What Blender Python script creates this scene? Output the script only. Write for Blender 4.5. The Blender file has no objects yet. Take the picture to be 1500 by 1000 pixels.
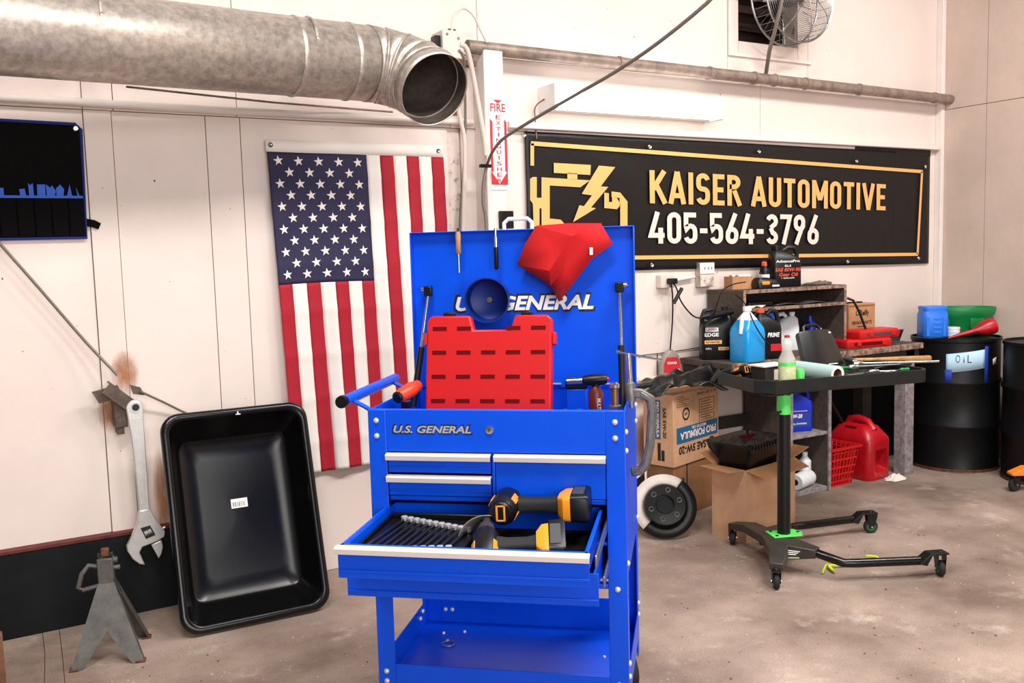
import bpy, math, random
from mathutils import Vector, Matrix, noise
random.seed(7)
scene = bpy.context.scene
col = scene.collection
PI = math.pi
V = Vector
# ---------------------------------------------------------------- camera
F_PX = 1350.0
YAW, PITCH, ROLL = math.radians(-30.5), math.atan(129 / F_PX), math.radians(1.6)
FW = V((-math.sin(YAW) * math.cos(PITCH), math.cos(YAW) * math.cos(PITCH), -math.sin(PITCH)))
_r0 = V((math.cos(YAW), math.sin(YAW), 0)); _u0 = _r0.cross(FW)
RT = _r0 * math.cos(ROLL) - _u0 * math.sin(ROLL)
UP = _u0 * math.cos(ROLL) + _r0 * math.sin(ROLL)
EYE = V((0, 0, 1.5))
cam = bpy.data.objects.new('camera', bpy.data.cameras.new('camera'))
col.objects.link(cam)
cam.data.sensor_width = 36.0
cam.data.lens = F_PX / 1500 * 36
cam.data.clip_start = 0.05
cam.matrix_world = Matrix.Translation(EYE) @ Matrix((RT, UP, -FW)).transposed().to_4x4()
scene.camera = cam
# ---------------------------------------------------------------- world, lights, exposure
world = bpy.data.worlds.new('world'); scene.world = world; world.use_nodes = True
bg = world.node_tree.nodes['Background']
bg.inputs[0].default_value = (1.0, 0.97, 0.95, 1); bg.inputs[1].default_value = 0.12
def area(name, loc, target, sx, sy, power, color=(1, 1, 1)):
    l = bpy.data.lights.new(name, 'AREA'); l.shape = 'RECTANGLE'; l.size = sx; l.size_y = sy
    l.energy = power; l.color = color
    o = bpy.data.objects.new(name, l); col.objects.link(o); o.location = loc
    o.rotation_euler = (V(target) - V(loc)).to_track_quat('-Z', 'Y').to_euler()
    return o
# open bay door behind the photographer, and the ceiling lamps of the bay
area('bay_door_light', (0.4, -3.6, 2.4), (2.4, 3.6, 1.1), 4.4, 3.0, 240, (1.0, 0.97, 0.95))
for k, (lx, ly) in enumerate(((0.2, 1.3), (2.6, 1.0), (4.5, 1.5))):
    area('ceiling_light', (lx, ly, 4.3), (lx, ly, 0), 1.4, 0.5, 108, (1.0, 0.965, 0.94))
scene.view_settings.view_transform = 'Standard'
scene.view_settings.look = 'None'
scene.view_settings.exposure = 0.27
scene.view_settings.gamma = 1.0
scene.view_settings.use_curve_mapping = False
# ---------------------------------------------------------------- helpers
WALL_Y, SIDE_X = 4.2, 6.06
def ray(px, py): return FW + RT * ((px - 750) / F_PX) + UP * ((500 - py) / F_PX)
def F(px, py, z=0.0):                 # the point at height z
    d = ray(px, py); return EYE + d * ((z - EYE.z) / d.z)
def W(px, py, y=WALL_Y):              # the point on a plane parallel to the back wall
    d = ray(px, py); return EYE + d * (y / d.y)
def SX(px, py, x=SIDE_X):
    d = ray(px, py); return EYE + d * (x / d.x)
def lin(c):
    def g(u): return u / 12.92 if u <= 0.04045 else ((u + 0.055) / 1.055) ** 2.4
    return tuple(g(u / 255.0) for u in c) + (1.0,)
MATS = {}
def mat(name, rgb, rough=0.5, metal=0.0, var=0.0, scale=12.0, bump=0.0, bscale=60.0, dark=None, emit=None, trans=0.0, spec=0.5, lo=0.35, hi=0.7, alpha=1.0, coat=0.0, detail=6.0):
    if name in MATS: return MATS[name]
    m = bpy.data.materials.new(name); m.use_nodes = True; MATS[name] = m
    nt = m.node_tree; b = nt.nodes['Principled BSDF']
    b.inputs['Base Color'].default_value = lin(rgb)
    b.inputs['Roughness'].default_value = rough; b.inputs['Metallic'].default_value = metal
    b.inputs['Specular IOR Level'].default_value = spec
    b.inputs['Coat Weight'].default_value = coat
    if trans: b.inputs['Transmission Weight'].default_value = trans
    if alpha < 1: b.inputs['Alpha'].default_value = alpha
    if emit: b.inputs['Emission Color'].default_value = lin(rgb); b.inputs['Emission Strength'].default_value = emit
    tc = None
    if var or bump or dark: tc = nt.nodes.new('ShaderNodeTexCoord')
    if var or dark:
        n = nt.nodes.new('ShaderNodeTexNoise'); n.inputs['Scale'].default_value = scale; n.inputs['Detail'].default_value = detail
        n.inputs['Roughness'].default_value = 0.65
        nt.links.new(tc.outputs['Object'], n.inputs['Vector'])
        rp = nt.nodes.new('ShaderNodeValToRGB'); rp.color_ramp.elements[0].position = lo; rp.color_ramp.elements[1].position = hi
        d = dark if dark else tuple(max(0, c * (1 - var)) for c in rgb)
        rp.color_ramp.elements[0].color = lin(d); rp.color_ramp.elements[1].color = lin(rgb)
        nt.links.new(n.outputs['Fac'], rp.inputs['Fac']); nt.links.new(rp.outputs['Color'], b.inputs['Base Color'])
    if bump:
        n2 = nt.nodes.new('ShaderNodeTexNoise'); n2.inputs['Scale'].default_value = bscale; n2.inputs['Detail'].default_value = 5
        nt.links.new(tc.outputs['Object'], n2.inputs['Vector'])
        bp = nt.nodes.new('ShaderNodeBump'); bp.inputs['Strength'].default_value = bump; bp.inputs['Distance'].default_value = 0.01
        nt.links.new(n2.outputs['Fac'], bp.inputs['Height']); nt.links.new(bp.outputs['Normal'], b.inputs['Normal'])
    return m
class MB:
    def __init__(s): s.v = []; s.f = []
    def add(s, vs, fs):
        o = len(s.v); s.v += [tuple(p) for p in vs]; s.f += [tuple(i + o for i in q) for q in fs]; return s
    def bx(s, x0, x1, y0, y1, z0, z1, M=None):
        vs = [V((x, y, z)) for z in (z0, z1) for y in (y0, y1) for x in (x0, x1)]
        if M is not None: vs = [M @ p for p in vs]
        return s.add(vs, [(0, 2, 3, 1), (4, 5, 7, 6), (0, 1, 5, 4), (2, 6, 7, 3), (0, 4, 6, 2), (1, 3, 7, 5)])
    def loft(s, rings, cap0=True, cap1=True, closed=True):
        n = len(rings[0]); vs = [p for r in rings for p in r]; fs = []
        for k in range(len(rings) - 1):
            for i in range(n if closed else n - 1):
                j = (i + 1) % n; fs.append((k * n + i, k * n + j, (k + 1) * n + j, (k + 1) * n + i))
        if cap0: fs.append(tuple(range(n - 1, -1, -1)))
        if cap1: fs.append(tuple((len(rings) - 1) * n + i for i in range(n)))
        return s.add(vs, fs)
    def lathe(s, prof, o=(0, 0, 0), axis=(0, 0, 1), n=24, cap0=True, cap1=True, a0=0.0):
        q = V(axis).to_track_quat('Z', 'Y'); o = V(o)
        return s.loft([[o + q @ V((r * math.cos(2 * PI * i / n + a0), r * math.sin(2 * PI * i / n + a0), z)) for i in range(n)] for r, z in prof], cap0, cap1)
    def cyl(s, p0, p1, r0, r1=None, n=12):
        p0 = V(p0); p1 = V(p1); L = (p1 - p0).length
        return s.lathe([(r0, 0), (r0 if r1 is None else r1, L)], p0, p1 - p0, n)
    def tube(s, pts, r, n=8, closed=False, caps=True):
        pts = [V(p) for p in pts]; rings = []; N = len(pts); up = None
        for i, p in enumerate(pts):
            a = pts[(i - 1) % N] if (closed or i > 0) else p
            b = pts[(i + 1) % N] if (closed or i < N - 1) else p
            t = (b - a).normalized()
            if up is None: up = V((0, 0, 1)) if abs(t.z) < 0.9 else V((1, 0, 0))
            x = up.cross(t).normalized(); y = t.cross(x).normalized(); up = y
            rr = r[i] if isinstance(r, (list, tuple)) else r
            rings.append([p + x * (rr * math.cos(2 * PI * k / n)) + y * (rr * math.sin(2 * PI * k / n)) for k in range(n)])
        if closed: rings.append(rings[0])
        return s.loft(rings, caps and not closed, caps and not closed)
    def prism(s, poly, h0, h1, M=None):
        r0 = [V((x, y, h0)) for x, y in poly]; r1 = [V((x, y, h1)) for x, y in poly]
        if M is not None: r0 = [M @ p for p in r0]; r1 = [M @ p for p in r1]
        return s.loft([r0, r1])
    def grid(s, fn, nu, nv):
        vs = [V(fn(i / nu, j / nv)) for j in range(nv + 1) for i in range(nu + 1)]; w = nu + 1
        return s.add(vs, [(j * w + i, j * w + i + 1, (j + 1) * w + i + 1, (j + 1) * w + i) for j in range(nv) for i in range(nu)])
    def mesh(s, name):
        me = bpy.data.meshes.new(name); me.from_pydata(s.v, [], s.f); me.update(); return me
    def build(s, name, m, parent=None, smooth=True, bevel=0.0, loc=None, rot=None, solid=0.0, sub=0, ang=38, fix=True):
        me = s.mesh(name)
        if fix:
            import bmesh
            b = bmesh.new(); b.from_mesh(me); bmesh.ops.recalc_face_normals(b, faces=b.faces); b.to_mesh(me); b.free()
        me.materials.append(m if not isinstance(m, str) else MATS[m])
        if smooth:
            me.polygons.foreach_set('use_smooth', [True] * len(me.polygons))
            if not sub: me.set_sharp_from_angle(angle=math.radians(ang))
        o = bpy.data.objects.new(name, me); col.objects.link(o)
        if parent is not None: o.parent = parent
        if loc is not None: o.location = loc
        if rot is not None: o.rotation_euler = rot
        if solid: md = o.modifiers.new('solid', 'SOLIDIFY'); md.thickness = solid; md.offset = 0
        if bevel: md = o.modifiers.new('bevel', 'BEVEL'); md.width = bevel; md.segments = 2; md.limit_method = 'ANGLE'
        if sub: md = o.modifiers.new('sub', 'SUBSURF'); md.levels = sub; md.render_levels = sub
        return o
def tag(o, label, cat, group=None):
    o['label'] = label; o['category'] = cat
    if group: o['group'] = group
    return o
def thing(name, label, cat, loc=(0, 0, 0), rz=0.0, group=None, rot=None):
    o = bpy.data.objects.new(name, None); col.objects.link(o); o.location = loc
    o.rotation_euler = rot if rot is not None else (0, 0, rz); o.empty_display_size = 0.05
    return tag(o, label, cat, group)
def struct(o): o['kind'] = 'structure'; return o
def rr(w, d, r, z, n=4, cx=0.0, cy=0.0):            # rounded rectangle ring
    pts = []
    for (sx, sy, a0) in ((1, 1, 0), (-1, 1, 90), (-1, -1, 180), (1, -1, 270)):
        for k in range(n + 1):
            a = math.radians(a0 + 90 * k / n)
            pts.append(V((cx + sx * (w / 2 - r) + r * math.cos(a), cy + sy * (d / 2 - r) + r * math.sin(a), z)))
    return pts
def carve(o, mb):                                    # cut a hollow out of a part, for good
    c = mb.build('t', o.data.materials[0], o.parent); c.matrix_world = o.matrix_world
    md = o.modifiers.new('cut', 'BOOLEAN'); md.object = c; md.operation = 'DIFFERENCE'; md.solver = 'EXACT'
    bpy.context.view_layer.update()
    me = bpy.data.meshes.new_from_object(o.evaluated_get(bpy.context.evaluated_depsgraph_get()))
    o.modifiers.remove(md); o.data = me; bpy.data.objects.remove(c)
    me.polygons.foreach_set('use_smooth', [True] * len(me.polygons)); me.set_sharp_from_angle(angle=math.radians(38))
RX = Matrix.Rotation(PI / 2, 4, 'X')                 # drawing plane XY -> upright facing -Y
def txt(s, w, h, m, parent, loc, rot=(PI / 2, 0, 0), bold=0.0, shear=0.0, name='lettering', space=1.0):
    c = bpy.data.curves.new('t', 'FONT'); c.body = s; c.offset = bold; c.shear = shear; c.resolution_u = 3; c.space_character = space
    o = bpy.data.objects.new('t', c); col.objects.link(o)
    me = bpy.data.meshes.new_from_object(o.evaluated_get(bpy.context.evaluated_depsgraph_get()))
    bpy.data.objects.remove(o); bpy.data.curves.remove(c)
    xs = [v.co.x for v in me.vertices]; ys = [v.co.y for v in me.vertices]
    x0, y0 = min(xs), min(ys); kx = w / (max(xs) - x0); ky = h / (max(ys) - y0)
    for v in me.vertices: v.co = V(((v.co.x - x0) * kx, (v.co.y - y0) * ky, 0))
    me.materials.clear(); me.materials.append(m)
    t = bpy.data.objects.new(name, me); col.objects.link(t); t.parent = parent; t.location = loc; t.rotation_euler = rot
    return t
def copy_tree(o, parent=None):
    c = o.copy(); col.objects.link(c); c.parent = parent
    for ch in o.children: copy_tree(ch, c)
    return c
# ---------------------------------------------------------------- materials
mat('wall_paint', (233, 217, 207), 0.55, var=0.05, scale=1.3, bump=0.06, bscale=9, lo=0.3, hi=0.62)
mat('shaded_wall_paint', (206, 184, 170), 0.65, var=0.08, scale=2.0, bump=0.15, bscale=120, lo=0.3, hi=0.6)  # wall paint darkened to tan for the weaker light on the right wall
mat('trim_paint', (238, 226, 218), 0.5, var=0.04, scale=4)
mat('dirty_paint', (222, 206, 194), 0.6, dark=(120, 96, 78), scale=16, lo=0.33, hi=0.46)
mat('black_board', (20, 22, 25), 0.6, spec=0.2, var=0.4, scale=8)
mat('red_edge', (120, 30, 28), 0.6, var=0.4, scale=20)
mat('galvanized', (204, 192, 180), 0.42, 0.6, var=0.2, scale=34, lo=0.36, hi=0.64, bump=0.03, bscale=20)
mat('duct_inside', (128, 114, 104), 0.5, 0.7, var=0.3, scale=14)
mat('conduit_steel', (172, 152, 138), 0.5, 0.35, var=0.3, scale=14)
mat('chrome', (225, 222, 220), 0.18, 1.0)
mat('satin_chrome', (222, 220, 217), 0.34, 0.55, var=0.06, scale=30)
mat('steel', (168, 168, 168), 0.32, 0.95, var=0.15, scale=30)
mat('cast_grey', (128, 124, 118), 0.5, 0.6, var=0.3, scale=40, bump=0.1)
mat('stand_grey', (104, 100, 96), 0.5, 0.35, var=0.25, scale=18)
mat('rust', (122, 72, 38), 0.8, var=0.5, scale=30)
mat('bracket_brown', (112, 96, 84), 0.55, 0.5, var=0.3, scale=22)
mat('cable_grey', (138, 128, 119), 0.5, 0.4, var=0.25, scale=200)
mat('cable_white', (216, 202, 190), 0.5)
mat('cart_blue', (0, 80, 226), 0.36, var=0.05, scale=5, spec=0.3)
mat('handle_alu', (230, 218, 209), 0.38, 0.2)
mat('bolt_zinc', (224, 222, 220), 0.3, 0.4)
mat('black_plastic', (12, 12, 13), 0.38, spec=0.35)
mat('black_gloss', (9, 9, 10), 0.22, spec=0.4)
mat('black_matte', (10, 10, 10), 0.8, spec=0.1)
mat('black_rubber', (20, 20, 21), 0.75)
mat('black_steel', (18, 19, 20), 0.42, spec=0.35, var=0.3, scale=6)
mat('grey_steel', (66, 60, 55), 0.45, 0.3, var=0.2, scale=12)
mat('white_plastic', (235, 232, 228), 0.4)
mat('white_print', (240, 236, 232), 0.6)
mat('pale_print', (236, 214, 200), 0.6)
mat('black_print', (24, 20, 18), 0.6)
mat('gold_print', (238, 176, 104), 0.55)
mat('red_print', (206, 32, 44), 0.55)
mat('orange_print', (226, 80, 40), 0.55)
mat('blue_print', (22, 92, 130), 0.6)
mat('vinyl_black', (13, 12, 12), 0.42, spec=0.35, bump=0.55, bscale=6)
mat('flag_red', (168, 12, 36), 0.75, bump=0.05, bscale=300)
mat('flag_white', (238, 230, 222), 0.75, bump=0.05, bscale=300)
mat('flag_navy', (36, 32, 66), 0.75, bump=0.05, bscale=300)
mat('red_plastic', (194, 22, 24), 0.42, spec=0.35)
mat('red_can', (196, 14, 30), 0.35, var=0.25, scale=7)
mat('red_cloth', (190, 6, 12), 0.9, bump=0.2, bscale=400)
mat('roll_black', (11, 10, 10), 0.9, spec=0.1, bump=0.1, bscale=90)
mat('roll_blue', (14, 38, 124), 0.7)
mat('pocket_blue', (48, 98, 208), 0.7)
mat('cardboard', (196, 142, 96), 0.75, var=0.12, scale=9)
mat('cardboard_pale', (206, 160, 122), 0.75, var=0.1, scale=9)
mat('cardboard_dark', (150, 104, 66), 0.8, var=0.2, scale=9)
mat('old_wood', (84, 70, 60), 0.75, var=0.25, scale=34, bump=0.2)
mat('wood_edge', (164, 134, 116), 0.75, dark=(84, 62, 50), scale=26, lo=0.38, hi=0.6)
mat('leg_paint', (150, 140, 142), 0.7, dark=(108, 99, 98), scale=30, lo=0.36, hi=0.6)
mat('dark_wood', (52, 44, 38), 0.7, var=0.4, scale=12)
mat('pine', (196, 140, 84), 0.55, var=0.25, scale=20)
mat('brown_wood', (128, 84, 54), 0.7, var=0.3, scale=8)
mat('yellow_plastic', (240, 150, 30), 0.4)
mat('grey_plastic', (62, 64, 66), 0.5)
mat('blue_plastic', (34, 116, 226), 0.4)
mat('blue_jug', (12, 44, 176), 0.3)
mat('blue_tape', (18, 50, 150), 0.6)
mat('washer_blue', (20, 150, 220), 0.25)
mat('milky', (222, 226, 230), 0.4)
mat('green_plastic', (10, 120, 60), 0.4)
mat('green_bright', (82, 214, 92), 0.4)
mat('green_pale', (176, 196, 140), 0.5)
mat('clear_plastic', (226, 224, 216), 0.2, alpha=0.42)
mat('roll_teal', (168, 198, 192), 0.7)
mat('paper', (228, 214, 204), 0.8)
mat('sign_blue_paper', (178, 212, 232), 0.8)
mat('orange_plastic', (238, 130, 30), 0.5)
mat('lime_cord', (196, 214, 40), 0.5)
mat('glove_grey', (126, 112, 100), 0.9, var=0.3, scale=20)
mat('wood_white', (226, 212, 202), 0.7, var=0.1)
mat('butane_brown', (92, 28, 22), 0.35)
mat('bag_grey', (168, 160, 154), 0.3, alpha=0.75)
mat('opening_dark', (78, 56, 44), 0.8, var=0.4, scale=8)
mat('tube_glow', (255, 252, 248), 0.5, emit=5.0)
# concrete: stains and worn pale patches that belong to the slab
def concrete():
    m = bpy.data.materials.new('concrete'); m.use_nodes = True; MATS['concrete'] = m
    nt = m.node_tree; b = nt.nodes['Principled BSDF']; b.inputs['Roughness'].default_value = 0.72; b.inputs['Specular IOR Level'].default_value = 0.3
    tc = nt.nodes.new('ShaderNodeTexCoord')
    def nz(s, d, rough=0.6):
        n = nt.nodes.new('ShaderNodeTexNoise'); n.inputs['Scale'].default_value = s; n.inputs['Detail'].default_value = d; n.inputs['Roughness'].default_value = rough
        nt.links.new(tc.outputs['Object'], n.inputs['Vector']); return n
    def ramp(n, p0, c0, p1, c1):
        r = nt.nodes.new('ShaderNodeValToRGB'); e = r.color_ramp.elements
        e[0].position = p0; e[0].color = c0; e[1].position = p1; e[1].color = c1
        nt.links.new(n.outputs['Fac'], r.inputs['Fac']); return r
    base = ramp(nz(1.5, 7), 0.34, lin((116, 98, 86)), 0.66, lin((178, 157, 143)))
    pale = ramp(nz(3.1, 8, 0.7), 0.56, (0, 0, 0, 1), 0.70, (1, 1, 1, 1))
    spots = ramp(nz(38, 3), 0.64, (0, 0, 0, 1), 0.72, (1, 1, 1, 1))
    fine = ramp(nz(150, 4, 0.75), 0.3, (0.62, 0.61, 0.60, 1), 0.68, (1.14, 1.14, 1.14, 1))
    def mix(a, bcol, fac, k, mode='MIX'):
        x = nt.nodes.new('ShaderNodeMix'); x.data_type = 'RGBA'; x.blend_type = mode
        if fac is not None:
            mu = nt.nodes.new('ShaderNodeMath'); mu.operation = 'MULTIPLY'; mu.inputs[1].default_value = k
            nt.links.new(fac, mu.inputs[0]); nt.links.new(mu.outputs[0], x.inputs[0])
        else: x.inputs[0].default_value = k
        nt.links.new(a, x.inputs[6])
        if isinstance(bcol, tuple): x.inputs[7].default_value = bcol
        else: nt.links.new(bcol, x.inputs[7])
        return x.outputs[2]
    c = mix(base.outputs[0], lin((208, 194, 181)), pale.outputs[0], 0.6)
    c = mix(c, lin((96, 74, 62)), spots.outputs[0], 0.4)
    c = mix(c, fine.outputs[0], None, 0.8, 'MULTIPLY')
    nt.links.new(c, b.inputs['Base Color'])
    bp = nt.nodes.new('ShaderNodeBump'); bp.inputs['Strength'].default_value = 0.25; bp.inputs['Distance'].default_value = 0.01
    nt.links.new(nz(70, 5).outputs['Fac'], bp.inputs['Height']); nt.links.new(bp.outputs['Normal'], b.inputs['Normal'])
concrete()
# ================================================================ structure
floor = struct(MB().bx(-3.2, 6.3, -4.2, 4.4, -0.12, 0).build('floor', 'concrete', smooth=False))
for pts in ([(65, 1010), (66, 960), (62, 925)], [(96, 1010), (92, 965), (86, 915)]):          # open saw-cut joints by the left wall
    MB().tube([F(x, y, -0.0022) for x, y in pts], 0.003, 5).build('floor_joint', 'black_print', floor)
wall = struct(MB().bx(-2.5, 4.12, 4.225, 4.33, 0, 4.0).bx(4.63, 6.3, 4.225, 4.33, 0, 4.0).bx(4.12, 4.63, 4.225, 4.33, 0, 2.74).bx(4.12, 4.63, 4.225, 4.33, 3.3, 4.0)
              .build('wall_back', 'dirty_paint', smooth=False))
def panel(x0, x1, z0, z1, proud=0.0, m='wall_paint', g=0.0016):
    return MB().bx(x0 + g, x1 - g, 4.2 - proud, 4.2255, z0 + g, z1 - g).build('panel', m, wall, bevel=0.001)
for x0, x1 in ((-2.5, 0.462), (0.57, 0.95), (0.95, 1.10), (1.10, 2.13), (2.205, 2.31), (2.46, 4.3), (4.3, 6.06)): panel(x0, x1, 0, 2.135)
panel(0.462, 0.57, 0.0, 2.135, 0.008)
panel(2.13, 2.205, 0.0, 2.135, -0.012, 'dirty_paint'); panel(2.31, 2.46, 0.0, 2.135, -0.012, 'dirty_paint')
for x0, x1 in ((-2.5, 0.462), (0.462, 0.58), (0.58, 1.09), (1.09, 2.15), (2.15, 2.46), (2.46, 4.3), (4.3, 6.06)): panel(x0, x1, 2.135, 2.50)
for x0, x1, z0, z1 in ((-2.5, 1.09, 2.5, 4), (1.09, 2.32, 2.5, 4), (2.32, 4.03, 2.5, 4), (4.03, 4.72, 2.5, 2.66), (4.03, 4.12, 2.66, 4), (4.12, 4.63, 2.66, 2.74), (4.12, 4.63, 3.3, 4.0), (4.63, 4.72, 2.66, 4), (4.72, 6.06, 2.5, 4)):
    panel(x0, x1, z0, z1)
MB().bx(2.155, 2.195, 4.192, 4.215, 2.2, 2.62).build('stud', 'brown_wood', wall, smooth=False)
side = struct(MB().bx(6.085, 6.2, -3.0, 4.33, 0, 4.0).build('wall_right', 'dirty_paint', smooth=False))
for y0, y1 in ((3.84, 4.2), (2.62, 3.84), (1.4, 2.62), (-3.0, 1.4)):
    for z0, z1 in ((0, 2.425), (2.425, 4.0)):
        MB().bx(6.06, 6.0855, y0 + 0.002, y1 - 0.002, z0 + 0.002, z1 - 0.002).build('panel', 'shaded_wall_paint', side, smooth=False)
struct(MB().bx(6.025, 6.06, 4.15, 4.2, 0, 4.0).build('trim_1', 'trim_paint', bevel=0.004))                       # corner strip
bb = struct(MB().bx(-2.5, 0.95, 4.155, 4.2, 0, 0.352).build('baseboard_back', 'black_board', bevel=0.002))
MB().bx(-2.5, 0.95, 4.15, 4.2, 0.3525, 0.364).build('edge_strip', 'red_edge', bb, smooth=False)
# ledge over the banner, white pipe on the left
zt = 2.155
struct(MB().bx(2.47, 6.02, 4.155, 4.2, 2.145, 2.18).build('trim_2', 'trim_paint', bevel=0.006))
struct(MB().bx(2.6, W(1250, 210).x, 4.186, 4.1995, 2.105, 2.143).build('trim_3', 'trim_paint', bevel=0.002))
# square column
cx0, cx1 = W(712, 200, 4.08).x, W(740, 200, 4.08).x
ctop = W(725, 66, 4.08).z
c = struct(MB().bx(cx0, cx1, 4.08, 4.2, 0, ctop).build('trim_4', 'trim_paint', bevel=0.006))
# ---- wall opening with fan
o = struct(MB().bx(4.12, 4.63, 4.5, 4.52, 2.74, 3.3).bx(4.10, 4.12, 4.3305, 4.52, 2.72, 3.32).bx(4.63, 4.65, 4.3305, 4.52, 2.72, 3.32).bx(4.12, 4.63, 4.3305, 4.52, 2.72, 2.74).bx(4.12, 4.63, 4.3305, 4.52, 3.3, 3.32)
           .build('window_1', 'opening_dark', smooth=False))
for k in range(5):
    M = Matrix.Translation((4.375, 4.44, 2.79 + k * 0.11)) @ Matrix.Rotation(0.7, 4, 'X')
    MB().bx(-0.254, 0.254, -0.05, 0.05, -0.004, 0.004, M).build('slat', 'opening_dark', o, smooth=False)
t = struct(MB().bx(4.03, 4.045, 4.185, 4.1995, 2.66, 4.0).bx(4.03, 4.74, 4.185, 4.1995, 2.645, 2.66).build('trim_5', 'trim_paint', smooth=False))
fan = thing('wall_fan', 'round wire-guarded fan in the wall opening at the upper right', 'fan', (4.42, 4.0, 3.0))
fr = 0.285
ring = lambda r, y: [(r * math.cos(2 * PI * k / 40), y, r * math.sin(2 * PI * k / 40)) for k in range(40)]
g = MB()
for k in range(24): g.tube(ring(0.05 + k * (fr - 0.05) / 23, -0.07 + 0.06 * ((k / 23) ** 3)), 0.0017, 4, closed=True)
for k in range(8):
    a = 2 * PI * k / 8 + 0.2; g.tube([(r * math.cos(a), -0.074 + 0.06 * ((max(r, .05) - .05) / .235) ** 3, r * math.sin(a)) for r in (0.0, 0.1, 0.2, fr)], 0.0025, 4)
g.build('front_guard', 'steel', fan)
g = MB()
for y in (-0.01, 0.11): g.tube(ring(fr, y), 0.006, 6, closed=True)
for k in range(36):
    a = 2 * PI * k / 36; g.tube([(fr * math.cos(a), -0.01, fr * math.sin(a)), (fr * math.cos(a), 0.11, fr * math.sin(a)), (0.12 * math.cos(a), 0.13, 0.12 * math.sin(a))], 0.0017, 4)
g.build('cage', 'steel', fan)
for k in range(3):
    def bl(u, v, a=2 * PI * k / 3 + 0.9):
        r = 0.05 + 0.2 * u; w = (v - 0.5) * (0.9 - 0.1 * u); return (r * math.cos(a + w), 0.03 + 0.05 * (v - 0.5), r * math.sin(a + w))
    MB().grid(bl, 8, 8).build('blade', 'wood_white', fan, solid=0.003)
MB().lathe([(0.03, 0), (0.06, 0.01), (0.06, 0.1), (0.04, 0.13)], (0, 0, 0), (0, 1, 0), 20).build('motor', 'grey_steel', fan)
MB().bx(-0.32, 0.22, 0.165, 0.195, -0.012, 0.012).bx(-0.013, 0.013, 0.12, 0.195, -0.012, 0.012).build('mount_bar', 'conduit_steel', fan, smooth=False)
tag(MB().tube([W(1152, -110, 3.9), W(1150, -30, 3.9), W(1143, 12, 3.91), W(1135, 45, 3.95), W(1127, 75, 4.02), W(1122, 108, 4.11)], 0.012, 8).build('fan_cord', 'cable_grey'), 'thick grey power cord hanging down in front of the wire fan', 'cord')
# ---------------------------------------------------------------- ducts and pipes
R = 0.155
A = W(-150, 27, 3.62); B = W(535, 93, 3.77)
duct = thing('ventilation_duct', 'large round galvanized duct along the top of the left wall with open elbow', 'duct')
A = A + (A - B).normalized() * 1.6; ax = (B - A).normalized(); L = (B - A).length
MB().lathe([(R, 0), (R, L)], A, ax, 48, False, False).build('duct_pipe', 'galvanized', duct, solid=0.003)
for d, m in ((L - 0.34, 'galvanized'), (L - 0.1, 'galvanized'), (L - 1.55, 'galvanized'), (L - 2.75, 'galvanized')):
    MB().lathe([(R + 0.002, 0), (R + 0.006, 0.006), (R + 0.006, 0.012), (R + 0.002, 0.018)], A + ax * d, ax, 48, False, False).build('seam_ring', m, duct)
out = V((0.10, -0.86, -0.50)).normalized(); per = (out - ax * out.dot(ax)).normalized(); Rb = 0.20
tot = math.acos(ax.dot(out)); angs = [0, 0.22, 0.5, 0.78, 1.0]
P = []
for q in angs:
    a = tot * q; P.append((B + per * Rb * (1 - math.cos(a)) + ax * Rb * math.sin(a), ax * math.cos(a) + per * math.sin(a)))
side_v = ax.cross(per)
def ringat(p, d, r):
    n2 = side_v.cross(d).normalized()
    return [p + side_v * (r * math.cos(2 * PI * k / 48)) + n2 * (r * math.sin(2 * PI * k / 48)) for k in range(48)]
P.append((P[-1][0] + out * 0.07, out))
for k in range(len(P) - 1):
    MB().loft([ringat(P[k][0], P[k][1], R + 0.003), ringat(P[k + 1][0], P[k + 1][1], R + 0.001)], False, False).build('elbow_gore', 'galvanized', duct, solid=0.003)
    if k: MB().tube(ringat(P[k][0], P[k][1], R + 0.003), 0.004, 6, closed=True).build('seam_ring', 'galvanized', duct)
MB().tube(ringat(P[4][0], P[4][1], R - 0.006), 0.003, 6, closed=True).build('inner_seam', 'galvanized', duct)
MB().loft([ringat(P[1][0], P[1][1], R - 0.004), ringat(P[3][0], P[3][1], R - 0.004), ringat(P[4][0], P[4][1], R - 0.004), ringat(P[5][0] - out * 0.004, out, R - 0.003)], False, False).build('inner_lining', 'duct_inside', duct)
for d, a in ((L - 0.36, 0.2), (L - 0.375, 1.9)):
    pass
for d in (2.2, 3.0):
    p = A + ax * d; MB().tube([p + V((0, 0.0, 0)) + V((0, R * math.cos(t_) * 1.03, R * math.sin(t_) * 1.03)) for t_ in [k * PI / 12 - 0.3 for k in range(13)]] + [V((p.x, 4.19, p.z))], 0.006, 6).build('hanger_strap', 'galvanized', duct)
def pipe(name, pts, r, m, label, cat='pipe', rings=(), n=14):
    t = thing(name, label, cat)
    MB().tube(pts, r, n).build('pipe', m, t)
    for a, b in rings:
        a = V(a); b = V(b); MB().cyl(a, b, r + 0.005, n=n).build('coupling', m, t)
    return t
pz = lambda px, py, y=4.11: W(px, py, y)
g0, g1, g2 = pz(684, 68), pz(1130, 117), V((6.06, 4.11, 0)); g2.z = g1.z + (g1.z - g0.z) / (g1.x - g0.x) * (6.06 - g1.x)
dv = (g2 - g0).normalized()
def onpipe(px):
    q = W(px, 100, 4.11); return g0 + (g2 - g0) * ((q.x - g0.x) / (g2.x - g0.x))
pipe('vent_pipe', [g0, g1, g2], 0.033, 'conduit_steel', 'long thick grey metal pipe running above the tube light to the right wall', 'pipe', [(onpipe(x), onpipe(x) + dv * 0.02) for x in (905, 1037, 1103, 1133, 1178, 1257, 1368)])
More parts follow.
